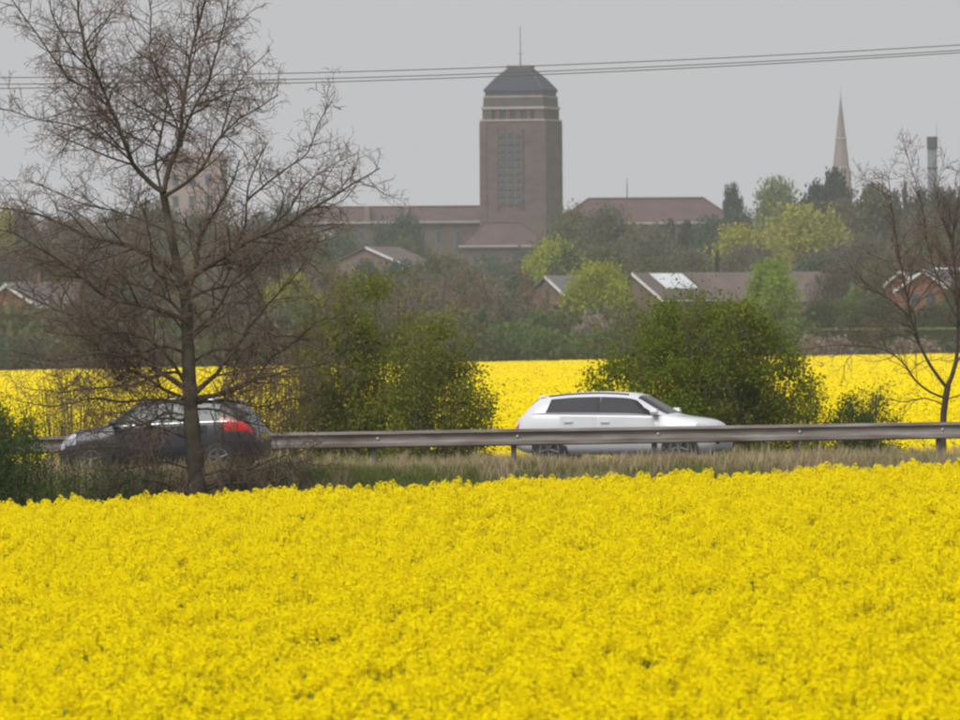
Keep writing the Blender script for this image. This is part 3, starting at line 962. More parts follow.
M['rubber'] = mat('black_rubber', (0.02, 0.02, 0.02), (0.03, 0.03, 0.03), rough=0.7)
M['rim'] = mat('alloy_rim', (0.13, 0.13, 0.135), (0.10, 0.10, 0.105), rough=0.5, metal=0.3)
M['dark_rim'] = mat('rim_well', (0.16, 0.16, 0.165), rough=0.5, metal=0.4)  # even grey metal of the wheel dish behind the spokes
M['tail'] = mat('tail_light_red', (0.62, 0.02, 0.022), (0.52, 0.014, 0.016), rough=0.2, spec=0.6, coat=0.5)
M['headlamp'] = mat('headlamp_lens', (0.55, 0.57, 0.60), (0.42, 0.44, 0.47), rough=0.1, spec=0.7, coat=0.6)
M['car_glass'] = mat('car_glass_tinted', (0.020, 0.019, 0.023), (0.030, 0.029, 0.033), rough=0.2, spec=0.1, scale=1.0)
M['car_glass_pale'] = mat('car_glass_pale', (0.06, 0.075, 0.075), (0.11, 0.13, 0.125), rough=0.08, spec=0.4, scale=2.0)
M['chrome'] = mat('chrome_trim', (0.75, 0.75, 0.77), (0.62, 0.62, 0.64), rough=0.2, metal=0.8)
M['dark_trim'] = mat('dark_plastic_trim', (0.05, 0.05, 0.055), rough=0.5)
M['paint_dark'] = mat('charcoal_car_paint', (0.020, 0.020, 0.024), (0.026, 0.026, 0.030), rough=0.35, spec=0.4, coat=0.35, scale=2)
M['paint_silver'] = mat('white_car_paint', (0.58, 0.59, 0.62), (0.55, 0.56, 0.59), rough=0.35, spec=0.5, coat=0.5, scale=2)
M['plate_yellow'] = mat('plate_yellow', (0.75, 0.50, 0.03), rough=0.5)
M['plate_white'] = mat('plate_white', (0.7, 0.7, 0.68), rough=0.5)

_d = at(160, 440, 207.5); _u = un(_d[0], _d[1])[0]
car('hatchback_car', 'charcoal hatchback with red tail light behind the bare tree trunk', _u, -4.6, -1, 3.85, M['paint_dark'], M['car_glass_pale'], M['chrome'], 0.3, M['plate_yellow'], zscale=1.0, yaw=-4.0, tl=(.19, 3.5, .75))
_d = at(626, 440, 214.5); _u = un(_d[0], _d[1])[0]
car('hatchback_car', 'white hatchback driving behind the steel crash barrier', _u, 4.0, 1, 4.1, M['paint_silver'], M['car_glass'], M['dark_trim'], 0.9, M['plate_white'], zscale=0.965, quarter=False, tl=(.035, 3.2, .5))


# ================================================================== POWER LINES
def wires():
    D = 300.0
    for c0, lab in ((77.7, 'uppermost of the three thin power lines crossing the sky'), (84.3, 'middle of the three thin power lines crossing the sky'),
                    (88.5, 'lowest of the three thin power lines crossing the sky')):
        P = []
        for X_ in np.linspace(-58, 44, 70):
            px = X_ * F / D + 480
            c = c0 if c0 < 80 else c0 - 0.0015 * px * (1 if c0 < 86 else 2.4) * 0.9
            P.append(at(px, c - 0.0071 * px - 2.81e-5 * px * px, D + (0 if c0 < 80 else 0.8)))
        b = MB().tube(P, [0.013] * len(P), 5)
        tag(b.build('power_line', M['wire']), lab, 'power line', 'overhead power lines')


wires()


# ================================================================== DISTANT BUILDINGS
def gable_house(name, label, apex, rz, w_, dep, eave_drop, wallm, roofm, floor_z, over=0.35, barge=(-1, 1), windows=(), chimney=None, panel=None, cat='house'):
    """apex: world point of the front gable's ridge end; ridge runs back along local +y"""
    H = apex[2] - floor_z; ez = H - eave_drop
    root = empty(name, (apex[0], apex[1], floor_z), rz)
    tag(root, label, cat)
    hw = w_ / 2
    vs = [(-hw, 0.0, 0), (hw, 0.0, 0), (hw, 0.0, ez), (0, 0.0, H - 0.08), (-hw, 0.0, ez)]
    vs += [(x, dep, z) for x, _, z in vs]
    MB().add(vs, [(0, 1, 2, 3, 4), (9, 8, 7, 6, 5), (1, 6, 7, 2), (4, 9, 5, 0), (0, 5, 6, 1), (2, 7, 8, 3), (3, 8, 9, 4)]).build('wall', wallm, root)
    sl = eave_drop / hw
    roof = None
    for sd_ in (-1, 1):
        x1 = sd_ * (hw + over); z1 = H - eave_drop - sl * over
        vs = [(0.01 * sd_, -over, H + .02), (x1, -over, z1), (x1, dep + over, z1), (0.01 * sd_, dep + over, H + .02)]
        vs += [(x, y, z + .18) for x, y, z in vs]
        fs = [(0, 1, 2, 3), (7, 6, 5, 4), (0, 4, 5, 1), (1, 5, 6, 2), (2, 6, 7, 3), (3, 7, 4, 0)]
        ro = MB().add(vs, fs).build('roof_slope', roofm, root)
        if sd_ in (barge or ()):
            t = 0.10
            vs = [(0, -over - .06, H + .22), (x1, -over - .06, z1 + .22), (x1, -over - .06, z1 - t), (0, -over - .06, H - t)]
            vs += [(x, y + .05, z) for x, y, z in vs]
            MB().add(vs, [(0, 1, 2, 3), (7, 6, 5, 4), (0, 4, 5, 1), (1, 5, 6, 2), (2, 6, 7, 3), (3, 7, 4, 0)]).build('bargeboard', M['white'], root)
            MB().tube([(x1 + sd_ * .06, -over, z1 - .02), (x1 + sd_ * .06, dep + over, z1 - .02)], (.07, .07), 6, True).build('gutter', M['white'], root)
    for (wx, wz, ww, wh) in windows:
        f = MB().box((wx, -.03, wz), (ww + .2, .10, wh + .2)).build('window', M['frame_far'], root)
        MB().box((wx, -.06, wz), (ww, .10, wh)).build('pane', M['glass_far'], f)
    if chimney:
        cx_, cy_ = chimney
        b = MB().box((cx_, cy_, H + .3), (.8, .6, 1.8)).box((cx_, cy_, H + 1.25), (.95, .75, .14))
        b.build('chimney', wallm, root)
    if panel:
        sd_, y0_, y1_, t0, t1 = panel
        vs = []
        for (t, y) in ((t0, y0_), (t1, y0_), (t1, y1_), (t0, y1_)):
            x = sd_ * (hw + over) * t; z = H + .2 - (eave_drop + sl * over) * t
            vs.append((x, y, z + .06))
        vs += [(x, y, z - .08) for x, y, z in vs]
        MB().add(vs, [(3, 2, 1, 0), (4, 5, 6, 7), (0, 1, 5, 4), (1, 2, 6, 5), (2, 3, 7, 6), (3, 0, 4, 7)]).build('roof_panel', M['lead'], root)
    return root


def hip_roof_block(name, label, x0, x1, y0_, dep, eave, ridge, hip, wallm, roofm, strips=(), win=True, rz=0.0, cat='building'):
    cx_ = (x0 + x1) / 2; hw = (x1 - x0) / 2
    root = empty(name, (cx_, y0_, 0), rz); tag(root, label, cat)
    MB().box((0, dep / 2, eave / 2), (2 * hw, dep, eave)).build('wall', wallm, root)
    o = 0.5
    vs = [(-hw - o, -o, eave), (hw + o, -o, eave), (hw + o, dep + o, eave), (-hw - o, dep + o, eave), (-hw + hip, dep / 2, ridge), (hw - hip, dep / 2, ridge)]
    rf = MB().add(vs, [(0, 1, 5, 4), (2, 3, 4, 5), (1, 2, 5), (3, 0, 4), (3, 2, 1, 0)]).build('roof', roofm, root)
    MB().box((0, -o - .1, eave - .05), (2 * hw + 2 * o + .3, .35, .35)).build('cornice', M['stone'], root)
    for i in range(2):
        sd_ = -1 if i == 0 else 1
        MB().tube([(sd_ * (hw + o), -o, eave + .1), (sd_ * (hw - hip), dep / 2, ridge + .1)], (.16, .16), 5).build('hip_tiles', roofm, rf)
    MB().tube([(-hw + hip, dep / 2, ridge + .08), (hw - hip, dep / 2, ridge + .08)], (.2, .2), 5).build('ridge_tiles', roofm, rf)
    for sx in strips:
        MB().box((sx - cx_, dep * .25, (eave + ridge) / 2 + .2), (.9, dep * .55, ridge - eave)).build('fire_wall', M['brick_pink'], root)
    if win:
        wm = None
        x = -hw + 2.2
        while x < hw - 1:
            if wm is None:
                wm = MB().box((0, 0, 0), (1.1, .3, 3.4)).mesh('window', M['frame_far']); pm = MB().box((0, -.12, 0), (.8, .2, 3.1)).mesh('pane', M['glass_far'])
            wo_ = new_obj('window', wm, root); wo_.location = (x, 0, eave - 3.2)
            po_ = new_obj('pane', pm, wo_)
            x += 3.4
    return root


TD = 1930.0; TS = TD / F


def tower():
    c = at(521.6, 210, TD)
    rz = -math.radians(14.7)
    root = empty('brick_tower', (c[0], TD + 6, 0), rz)
    tag(root, 'tall brown brick library tower with pyramid roof and thin mast', 'tower')
    zz = lambda y: ZC + (330 - y) * TS
    z1, z2, z3, z4, z5, z6, z7 = zz(121), zz(108), zz(97), zz(91), zz(69), zz(66), zz(25)
    w0, w1 = 11.85, 11.6
    MB().frustum(w0, w0, 0, w1, w1, z1).build('shaft', M['brick_tower'], root)
    # pilaster strips at the corners and between
    for sx in (-1, 1):
        for sy in (-1, 1):
            MB().frustum(1.3, 1.3, 0, 1.22, 1.22, z1 - .12, sx * (w0 / 2 - .55), sy * (w0 / 2 - .55)).build('corner_pier', M['brick_tower'], root)
    MB().box((0, 0, z1 + .12), (w1 + .3, w1 + .3, .3)).build('string_course', M['stone'], root)
    # belvedere: dark recessed core with piers
    MB().frustum(10.0, 10.0, z1, 10.0, 10.0, z2).build('belvedere_core', M['glass_far'], root)
    pier = MB().box((0, 0, (z1 + z2) / 2), (.75, .75, z2 - z1 - .3)).mesh('belvedere_pier', M['brick_tower'])
    wide = MB().box((0, 0, (z1 + z2) / 2), (1.7, .9, z2 - z1 - .3)).mesh('belvedere_pier', M['brick_tower'])
    for k in range(6):
        t = -5.0 + k * 2.0
        for (x, y, r_) in ((t, -5.05, 0), (5.05, t, math.pi / 2), (t, 5.05, 0), (-5.05, t, math.pi / 2)):
            p = new_obj('belvedere_pier', wide if k in (0, 5) else pier, root); p.location = (x * .94, y, 0) if r_ == 0 else (x, y * .94, 0); p.rotation_euler = (0, 0, r_)
    MB().box((0, 0, z2), (11.45, 11.45, .42)).build('cornice', M['stone'], root)
    MB().frustum(10.9, 10.9, z2 + .2, 10.7, 10.7, z3).build('parapet', M['brick_dark'], root)
    MB().box((0, 0, z3 + .05), (10.85, 10.85, .24)).build('string_course', M['stone'], root)
    MB().frustum(10.3, 10.3, z3 + .2, 10.3, 10.3, z4 - .1).build('attic', M['brick_dark'], root)
    MB().box((0, 0, z4), (10.7, 10.7, .3)).build('eaves', M['roof_tower'], root)
    rf = MB().frustum(10.6, 10.6, z4 + .15, 7.5, 7.5, z4 + .15 + (z5 - z4) * .52).frustum(7.5, 7.5, z4 + .152 + (z5 - z4) * .52, 3.9, 3.9, z5).build('roof', M['roof_tower'], root)
    for sx in (-1, 1):
        for sy in (-1, 1):
            MB().tube([(sx * 5.3, sy * 5.3, z4 + .2), (sx * 3.75, sy * 3.75, z4 + .15 + (z5 - z4) * .52), (sx * 1.95, sy * 1.95, z5 + .05)], (.14, .13, .12), 5).build('hip_tiles', M['slate'], rf)
    MB().frustum(3.75, 3.75, z5 - .05, 3.75, 3.75, z5 + .22).build('lantern_band', M['stone'], root)
    MB().frustum(4.2, 4.2, z5 + .22, 4.0, 4.0, z6 + .15).build('roof_cap', M['brick_brown'], root)
    MB().tube([(0, 0, z6), (0, 0, z6 + 1.6), (0, 0, z7)], (.14, .10, .06), 6, True).tube([(-.45, 0, z6 + 2.2), (.45, 0, z6 + 2.2)], (.05, .05), 5, True).build('mast', M['steel_dark'], root)
    # tall window strip: three columns, many storeys
    fr = MB().box((0, 0, 0), (1.05, .3, 1.0)).mesh('window', M['frame_far'])
    pn = MB().box((0, -.10, 0), (.70, .24, .68)).mesh('pane', M['glass_far'])
    rows = 10; zb, zt = zz(206), zz(131)
    for face in range(2):
        for r_ in range(rows):
            z = zb + (zt - zb) * (r_ + .5) / rows
            for cx_ in (-1.45, 0, 1.45):
                wob = w0 / 2 + (w1 - w0) / 2 * z / z1 + .03
                if face == 0:
                    loc, ro = (cx_ - 0.5, -wob, z), 0
                else:
                    continue
                wi = new_obj('window', fr, root); wi.location = loc; wi.rotation_euler = (0, 0, ro)
                new_obj('pane', pn, wi)
    for cx_ in (-2.75, 1.75):
        MB().box((cx_, -w0 / 2 - .05, (zb + zt) / 2), (.3, .3, zt - zb + 1)).build('pilaster', M['brick_tower'], root)


tower()
zz = lambda y, D: ZC + (330 - y) * D / F
hip_roof_block('library_wing', 'long low brick library wing with red-brown roof left of the tower', at(272, 210, 1942)[0], at(548, 210, 1942)[0], 1942, 13, zz(221.5, 1942), zz(206.8, 1948), 6,
               M['brick_tower'], M['roof_red'], strips=(at(367, 210, 1942)[0], at(406, 210, 1942)[0]))
hip_roof_block('library_wing', 'lower red-roofed library wing in front of the tower base', at(462, 230, 1905)[0], at(545, 230, 1905)[0], 1905, 12, zz(246, 1905), zz(223, 1911), 4,
               M['brick_tower'], M['roof_red'])
hip_roof_block('library_wing', 'library wing with hipped red tile roof right of the tower', at(557, 225, 1895)[0], at(736, 225, 1895)[0], 1895, 14, zz(224, 1895), zz(200, 1902), 5.5,
               M['brick_tower'], M['roof_red'])


def spire():
    D = 2600.0; c = at(841.2, 190, D)
    root = empty('church_spire', (c[0], D, 0)); tag(root, 'slender pale stone church spire tapering to a point', 'church')
    s = D / F
    zt, zb = zz(97, D), zz(187, D)
    MB().box((0, 0, zb * .5), (4.4, 4.4, zb)).build('tower', M['stone_spire'], root)
    MB().lathe([(2.35, zb), (1.62, zb + (zt - zb) * .33), (.62, zb + (zt - zb) * .76), (.05, zt)], 8).build('spire', M['stone_spire'], root)
    for t, r_ in ((.18, 2.05), (.5, 1.32)):
        MB().lathe([(r_, zb + (zt - zb) * t), (r_ + .06, zb + (zt - zb) * t + .2), (r_ - .04, zb + (zt - zb) * t + .4)], 8).build('stone_band', M['stone'], root)
    for a in range(4):
        t = a * math.pi / 2 + math.pi / 4
        MB().lathe([(.45, zb - .5), (.42, zb + 2.0), (.03, zb + 4.6)], 6, c=(2.2 * math.cos(t), 2.2 * math.sin(t), 0)).build('pinnacle', M['stone_spire'], root)
        t2 = a * math.pi / 2
        MB().box((2.2 * math.cos(t2), 2.2 * math.sin(t2), zb + 2.2), (.8 if a % 2 else .35, .35 if a % 2 else .8, 2.0)).build('lucarne', M['stone_spire'], root)
    MB().tube([(0, 0, zt - .5), (0, 0, zt + 1.6)], (.06, .04), 5).build('finial', M['steel_dark'], root)


spire()


def chimney_stack():
    D = 2050.0; c = at(932.5, 200, D); zt = zz(142, D) + .4
    root = empty('tall_chimney', (c[0], D, 0)); tag(root, 'tall slim grey chimney stack with dark cap at the right edge', 'chimney')
    MB().lathe([(1.15, 0), (1.0, zt * .5), (.88, zt - 2.4)], 14).build('shaft', M['concrete'], root, True)
    MB().lathe([(.9, zt - 2.4), (1.0, zt - 2.2), (1.0, zt)], 14).build('cap', M['concrete_dark'], root)
    for k in range(3):
        zr = zt - 6 - k * 5
        MB().lathe([(1.0, zr), (1.06, zr + .15), (1.0, zr + .3)], 14).build('steel_band', M['concrete_dark'], root)
    MB().tube([(.8, -.2, zt - .1), (.85, -.2, zt + 2.6)], (.05, .03), 5).build('lightning_rod', M['steel_dark'], root)


chimney_stack()


def far_block():
    D = 2150.0; a, b = at(160, 150, D), at(223, 150, D); zt = zz(147, D)
    w_ = b[0] - a[0]
    root = empty('far_brick_tower', ((a[0] + b[0]) / 2, D, 0), -math.radians(6)); tag(root, 'hazy pinkish brick building seen through the bare tree branches', 'building')
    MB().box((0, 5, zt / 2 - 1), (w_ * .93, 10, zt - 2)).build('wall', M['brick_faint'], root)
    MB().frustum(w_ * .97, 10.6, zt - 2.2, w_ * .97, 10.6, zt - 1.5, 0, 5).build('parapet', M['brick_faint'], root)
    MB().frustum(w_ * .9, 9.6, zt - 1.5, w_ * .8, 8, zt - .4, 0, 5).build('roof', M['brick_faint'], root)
    wm = MB().box((0, 0, 0), (1.2, .3, 2.2)).mesh('window', M['frame_far']); pm = MB().box((0, -.1, 0), (.9, .2, 1.9)).mesh('pane', M['glass_far'])
    for r_ in range(4):
        for k in (-1, 0, 1):
            wi = new_obj('window', wm, root); wi.location = (k * 3.2, 0, zt - 6 - r_ * 4.2); new_obj('pane', pm, wi)


far_block()
tag(MB().tube([at(627, 215, 1890) * (1, 1, 0), at(627, 201, 1890), at(627, 178, 1890)], (.16, .12, .05), 6, True).build('radio_mast', M['steel_dark']),
    'thin upright mast above the right library roof', 'mast')

# houses
HZ = 0.1
gable_house('brick_house', 'brown house with white bargeboard and pale panel on its roof', at(634, 274.5, 1065), math.radians(-38), 6.6, 8.0, 2.3, M['brick_brown'], M['roof_brown'], HZ,
            windows=((.9, 4.6, 1.0, 1.1), (-1.4, 4.6, 1.0, 1.1)), panel=(1, 2.2, 7.4, .06, .62), barge=(1,))
gable_house('brick_house', 'long brown-roofed house stretching behind the second lime-green tree', at(826, 273.5, 1085), math.radians(86), 7.0, 14.0, 2.6, M['brick_brown'], M['roof_brown'], HZ, barge=False, chimney=(0, 5))
gable_house('brick_house', 'red brick gabled house with white bargeboards behind the slender tree', at(924, 271.5, 1050), math.radians(-24), 5.3, 9.0, 1.75, M['brick_red'], M['roof_grey'], HZ,
            windows=((-.9, 6.6, .8, .9), (.7, 6.6, .8, .9), (0, 3.5, 1.6, 1.1)))
gable_house('brick_house', 'small white-edged gable peeping out left of the red brick gable', at(901, 271.5, 1068), math.radians(-14), 2.7, 6.0, 1.2, M['brick_red'], M['roof_grey'], HZ)
gable_house('brick_house', 'pale grey roofed house at the right edge beside the red gable', at(938, 269.8, 1072), math.radians(-80), 7.0, 9.0, 2.0, M['brick_brown'], M['lead'], HZ)
gable_house('brick_house', 'grey-roofed house with white gutter left of the first lime-green tree', at(547, 277.5, 1065), math.radians(-40), 5.2, 6.0, 1.9, M['brick_brown'], M['roof_grey'], HZ, barge=(1,))
gable_house('brick_hall', 'large pinkish hall with one bright sloping roof edge behind bare trees', at(366, 248, 1330), math.radians(-14), 15.0, 16.0, 3.3, M['brick_pink'], M['roof_brown'], HZ,
            windows=((2.6, 8.2, 2.0, 1.6), (-2.2, 8.2, 2.0, 1.6)), cat='hall', barge=(1,))
gable_house('brick_house', 'red brick house gable with white edges at the left edge', at(7, 286, 1050), math.radians(-20), 5.6, 8.0, 1.8, M['brick_red'], M['roof_grey'], HZ, windows=((0, 4.9, 1.6, .9),))
gable_house('brick_house', 'pink-roofed house beside the gable at the left edge', at(78, 283.5, 1080), math.radians(88), 6.0, 7.0, 2.0, M['brick_pink'], M['roof_brown'], HZ, barge=False, chimney=(0, 4))
pav = empty('cream_building', (at(317, 240, 1700)[0], 1700, 0)); tag(pav, 'cream flat-topped building glimpsed beneath the long library roof', 'building')
_w = 36 * 1700 / F; _zt = zz(230, 1700)
MB().box((0, 4, _zt / 2), (_w, 8, _zt)).build('wall', M['cream'], pav); MB().box((0, 4, _zt + .15), (_w + .6, 8.6, .3)).build('roof', M['roof_grey'], pav)
for k in (-1.6, 0, 1.6):
    f = MB().box((k, -.04, _zt - 1.0), (1.2, .12, 1.2)).build('window', M['white'], pav); MB().box((k, -.08, _zt - 1.0), (1.0, .12, 1.0)).build('pane', M['glass_far'], f)


# ================================================================== DISTANT TREES (prototypes are 10 m high, 8 m wide)
def proto_bare(seed, dens=(2.8, 3.6, 4.0), rm=0.032, ntop=7, fork=.25):
    r = np.random.default_rng(seed)
    tk = MB(); tw = MB(); out = []
    tr = path(r, (0, 0, -0.2), (0, 0, 1), 6.5, 8, .05, .05)
    tk.tube(tr, np.linspace(.24, .07, 9), 7)
    for i in range(ntop * 2):
        t = fork + (1 - fork) * (i + .5) / (ntop * 2)
        j = int(t * 8); p = tr[min(j, 8)]
        a = i * 2.4 + r.random() * .6; el = .45 + .75 * t + .2 * r.normal()
        d = np.array((math.cos(a) * math.cos(el), math.sin(a) * math.cos(el), math.sin(el)))
        L = (4.6 - 1.6 * t) * (.75 + .35 * r.random())
        L = min(L, (9.7 - p[2]) / max(d[2], .25))
        P = path(r, p, d, L, 5, .12, .09)
        R = np.linspace(.09, .02, 6)
        tk.tube(P, R, 5)
        grow(r, (P, R), 0, 3, out, dens, (.38, .5, .55), rm, .06, (.45, 1.0), .35, .15)
    for P, R, lv in out:
        tw.tube(P, np.maximum(R, rm), 3)
    ends = np.concatenate([P for P, R, lv in out])
    return tk.mesh('trunk', M['bark'], True), tw.mesh('crown', M['twig_far']), ends


def proto_leafy(seed, n=21000, kind='round', lsize=.31, nclump=85, sparse=False):
    r = np.random.default_rng(seed)
    tk = MB()
    tr = path(r, (0, 0, -.2), (0, 0, 1), 7.0 if kind != 'cone' else 9.6, 8, .04, .05)
    tk.tube(tr, np.linspace(.22, .05, 9), 7)
    C = []; Sg = []
    for i in range(nclump):
        if kind == 'cone':
            t = r.random(); a = r.random() * 6.283
            rad = 3.3 * (1 - t) ** .85 * (.5 + .5 * math.sqrt(r.random()))
            c = (rad * math.cos(a), rad * math.sin(a), 1.0 + 8.6 * t); sg = .45
        elif kind == 'pine':
            t = r.random(); a = r.random() * 6.283
            prof = 4.0 * (.45 + .55 * math.sin(min(1, t * 1.1) * math.pi) ** .5)
            rad = prof * math.sqrt(r.random()); lay = round(t * 6) / 6
            c = (rad * math.cos(a), rad * math.sin(a), 5.0 + 4.7 * lay); sg = .55
        else:
            while True:
                c = r.uniform(-1, 1, 3)
                if .35 < np.linalg.norm(c) < 1: break
            wob = 1 + .18 * math.sin(3 * math.atan2(c[1], c[0]) + seed) + .12 * r.normal()
            c = (c[0] * 3.7 * wob, c[1] * 3.7 * wob, 5.5 + c[2] * 4.1 * (1 + .06 * r.normal())); sg = .62 if kind == 'round' else .75
        C.append(c); Sg.append(sg)
        j = min(8, max(2, int((c[2] - 2.0) / 1.0)))
        tk.tube([tr[j - 1], (np.array(tr[j - 1]) + c) / 2 + (0, 0, .15), c], (.07, .045, .02), 4)
    C = np.array(C); Sg = np.array(Sg)
    ix = r.integers(0, nclump, n)
    d = r.normal(size=(n, 3)); 
    sq = np.array((1, 1, .55)) if kind == 'pine' else (np.array((1, 1, .8)) if kind != 'willow' else np.array((.8, .8, 1.2)))
    P = C[ix] + d * Sg[ix][:, None] * sq
    P = P[(P[:, 2] > .4) & (P[:, 2] < 10.4)]
    m = len(P)
    v, f = diamond(P, r.normal(size=(m, 3)) + (0, 0, .7), lsize * (.6 + .8 * r.random(m)), .7)
    return tk.mesh('trunk', M['bark'], True), mesh_np('crown', v, f, np.repeat(.5 * r.random(m) + .5 * r.random(nclump)[ix[:m]], 4), [LEAF['green']])


def proto_bud(seed, n=4500, lsize=.34):
    tkm, twm, ends = proto_bare(seed, (2.2, 2.8, 3.0))
    r = np.random.default_rng(seed + 5)
    P = ends[r.integers(0, len(ends), n)] + r.normal(size=(n, 3)) * .22
    v, f = diamond(P, r.normal(size=(n, 3)) + (0, 0, .6), lsize * (.6 + .8 * r.random(n)), .7)
    lm = mesh_np('crown', v, f, np.repeat(r.random(n), 4), [LEAF['green']])
    return tkm, twm, lm


def proto_shrub(seed, n=3200, lsize=.26):
    """2 m high, 3 m wide"""
    r = np.random.default_rng(seed)
    tk = MB(); C = []
    for i in range(14):
        a = r.random() * 6.283; e = math.sqrt(r.random())
        c = np.array((1.25 * e * math.cos(a), 1.1 * e * math.sin(a), .5 + 1.25 * (1 - .5 * e * e) * (.5 + .5 * r.random())))
        C.append(c); tk.tube([(0, 0, -.1), c * (.4, .4, .6), c], (.05, .035, .015), 4)
    C = np.array(C)
    P = C[r.integers(0, 14, n)] + r.normal(size=(n, 3)) * np.array((.34, .34, .26))
    P[:, 2] = np.abs(P[:, 2])
    v, f = diamond(P, r.normal(size=(n, 3)) + (0, 0, .6), lsize * (.6 + .8 * r.random(n)), .7)
    return tk.mesh('stem', M['bark'], True), mesh_np('foliage', v, f, np.repeat(r.random(n), 4), [LEAF['green']])


P_BARE = [proto_bare(600 + i) for i in range(4)]
P_LEAF = [proto_leafy(620 + i) for i in range(4)]
P_WIL = [proto_leafy(630 + i, 26000, 'willow', .31, 130) for i in range(2)]
P_CONE = [proto_leafy(640 + i, 8000, 'cone', .36, 70) for i in range(2)]
P_PINE = [proto_leafy(650 + i, 9000, 'pine', .40, 44) for i in range(3)]
P_BUD = [proto_bud(660 + i) for i in range(3)]
P_SHR = [proto_shrub(670 + i) for i in range(4)]
_cnt = {}


def with_mat(o, m):
    o.material_slots[0].link = 'OBJECT'; o.material_slots[0].material = m


def tree(kind, px, D, ytop, wpx, leaf, label, name, group=None, ground_off=0.0):
    i = _cnt.get(kind, 0); _cnt[kind] = i + 1
    P = {'bare': P_BARE, 'leaf': P_LEAF, 'willow': P_WIL, 'cone': P_CONE, 'pine': P_PINE, 'bud': P_BUD, 'shrub': P_SHR}[kind]
    p = P[i % len(P)]
    c = at(px, ytop, D); g = float(gz(c[0], D)) - .05 + ground_off
    h = c[2] - g; wd = wpx / F * D
    hw0 = (2.0, 3.0) if kind == 'shrub' else (10.0, 8.0)
    root = empty(name, (c[0], D, g), rng.random() * 6.283, (wd / hw0[1] * 1.08, wd / hw0[1] * 1.08, h / hw0[0] * 1.02))
    tag(root, label, 'shrub' if kind == 'shrub' else 'tree', group)
    if kind == 'shrub':
        new_obj('stem', p[0], root); f = new_obj('foliage', p[1], root); with_mat(f, LEAF[leaf])
    elif kind == 'bare':
        new_obj('trunk', p[0], root); f = new_obj('crown', p[1], root)
        with_mat(f, M[leaf])
    elif kind == 'bud':
        new_obj('trunk', p[0], root); new_obj('twigs', p[1], root); f = new_obj('crown', p[2], root); with_mat(f, LEAF[leaf])
    else:
        new_obj('trunk', p[0], root); f = new_obj('crown', p[1], root); with_mat(f, LEAF[leaf])
    return root


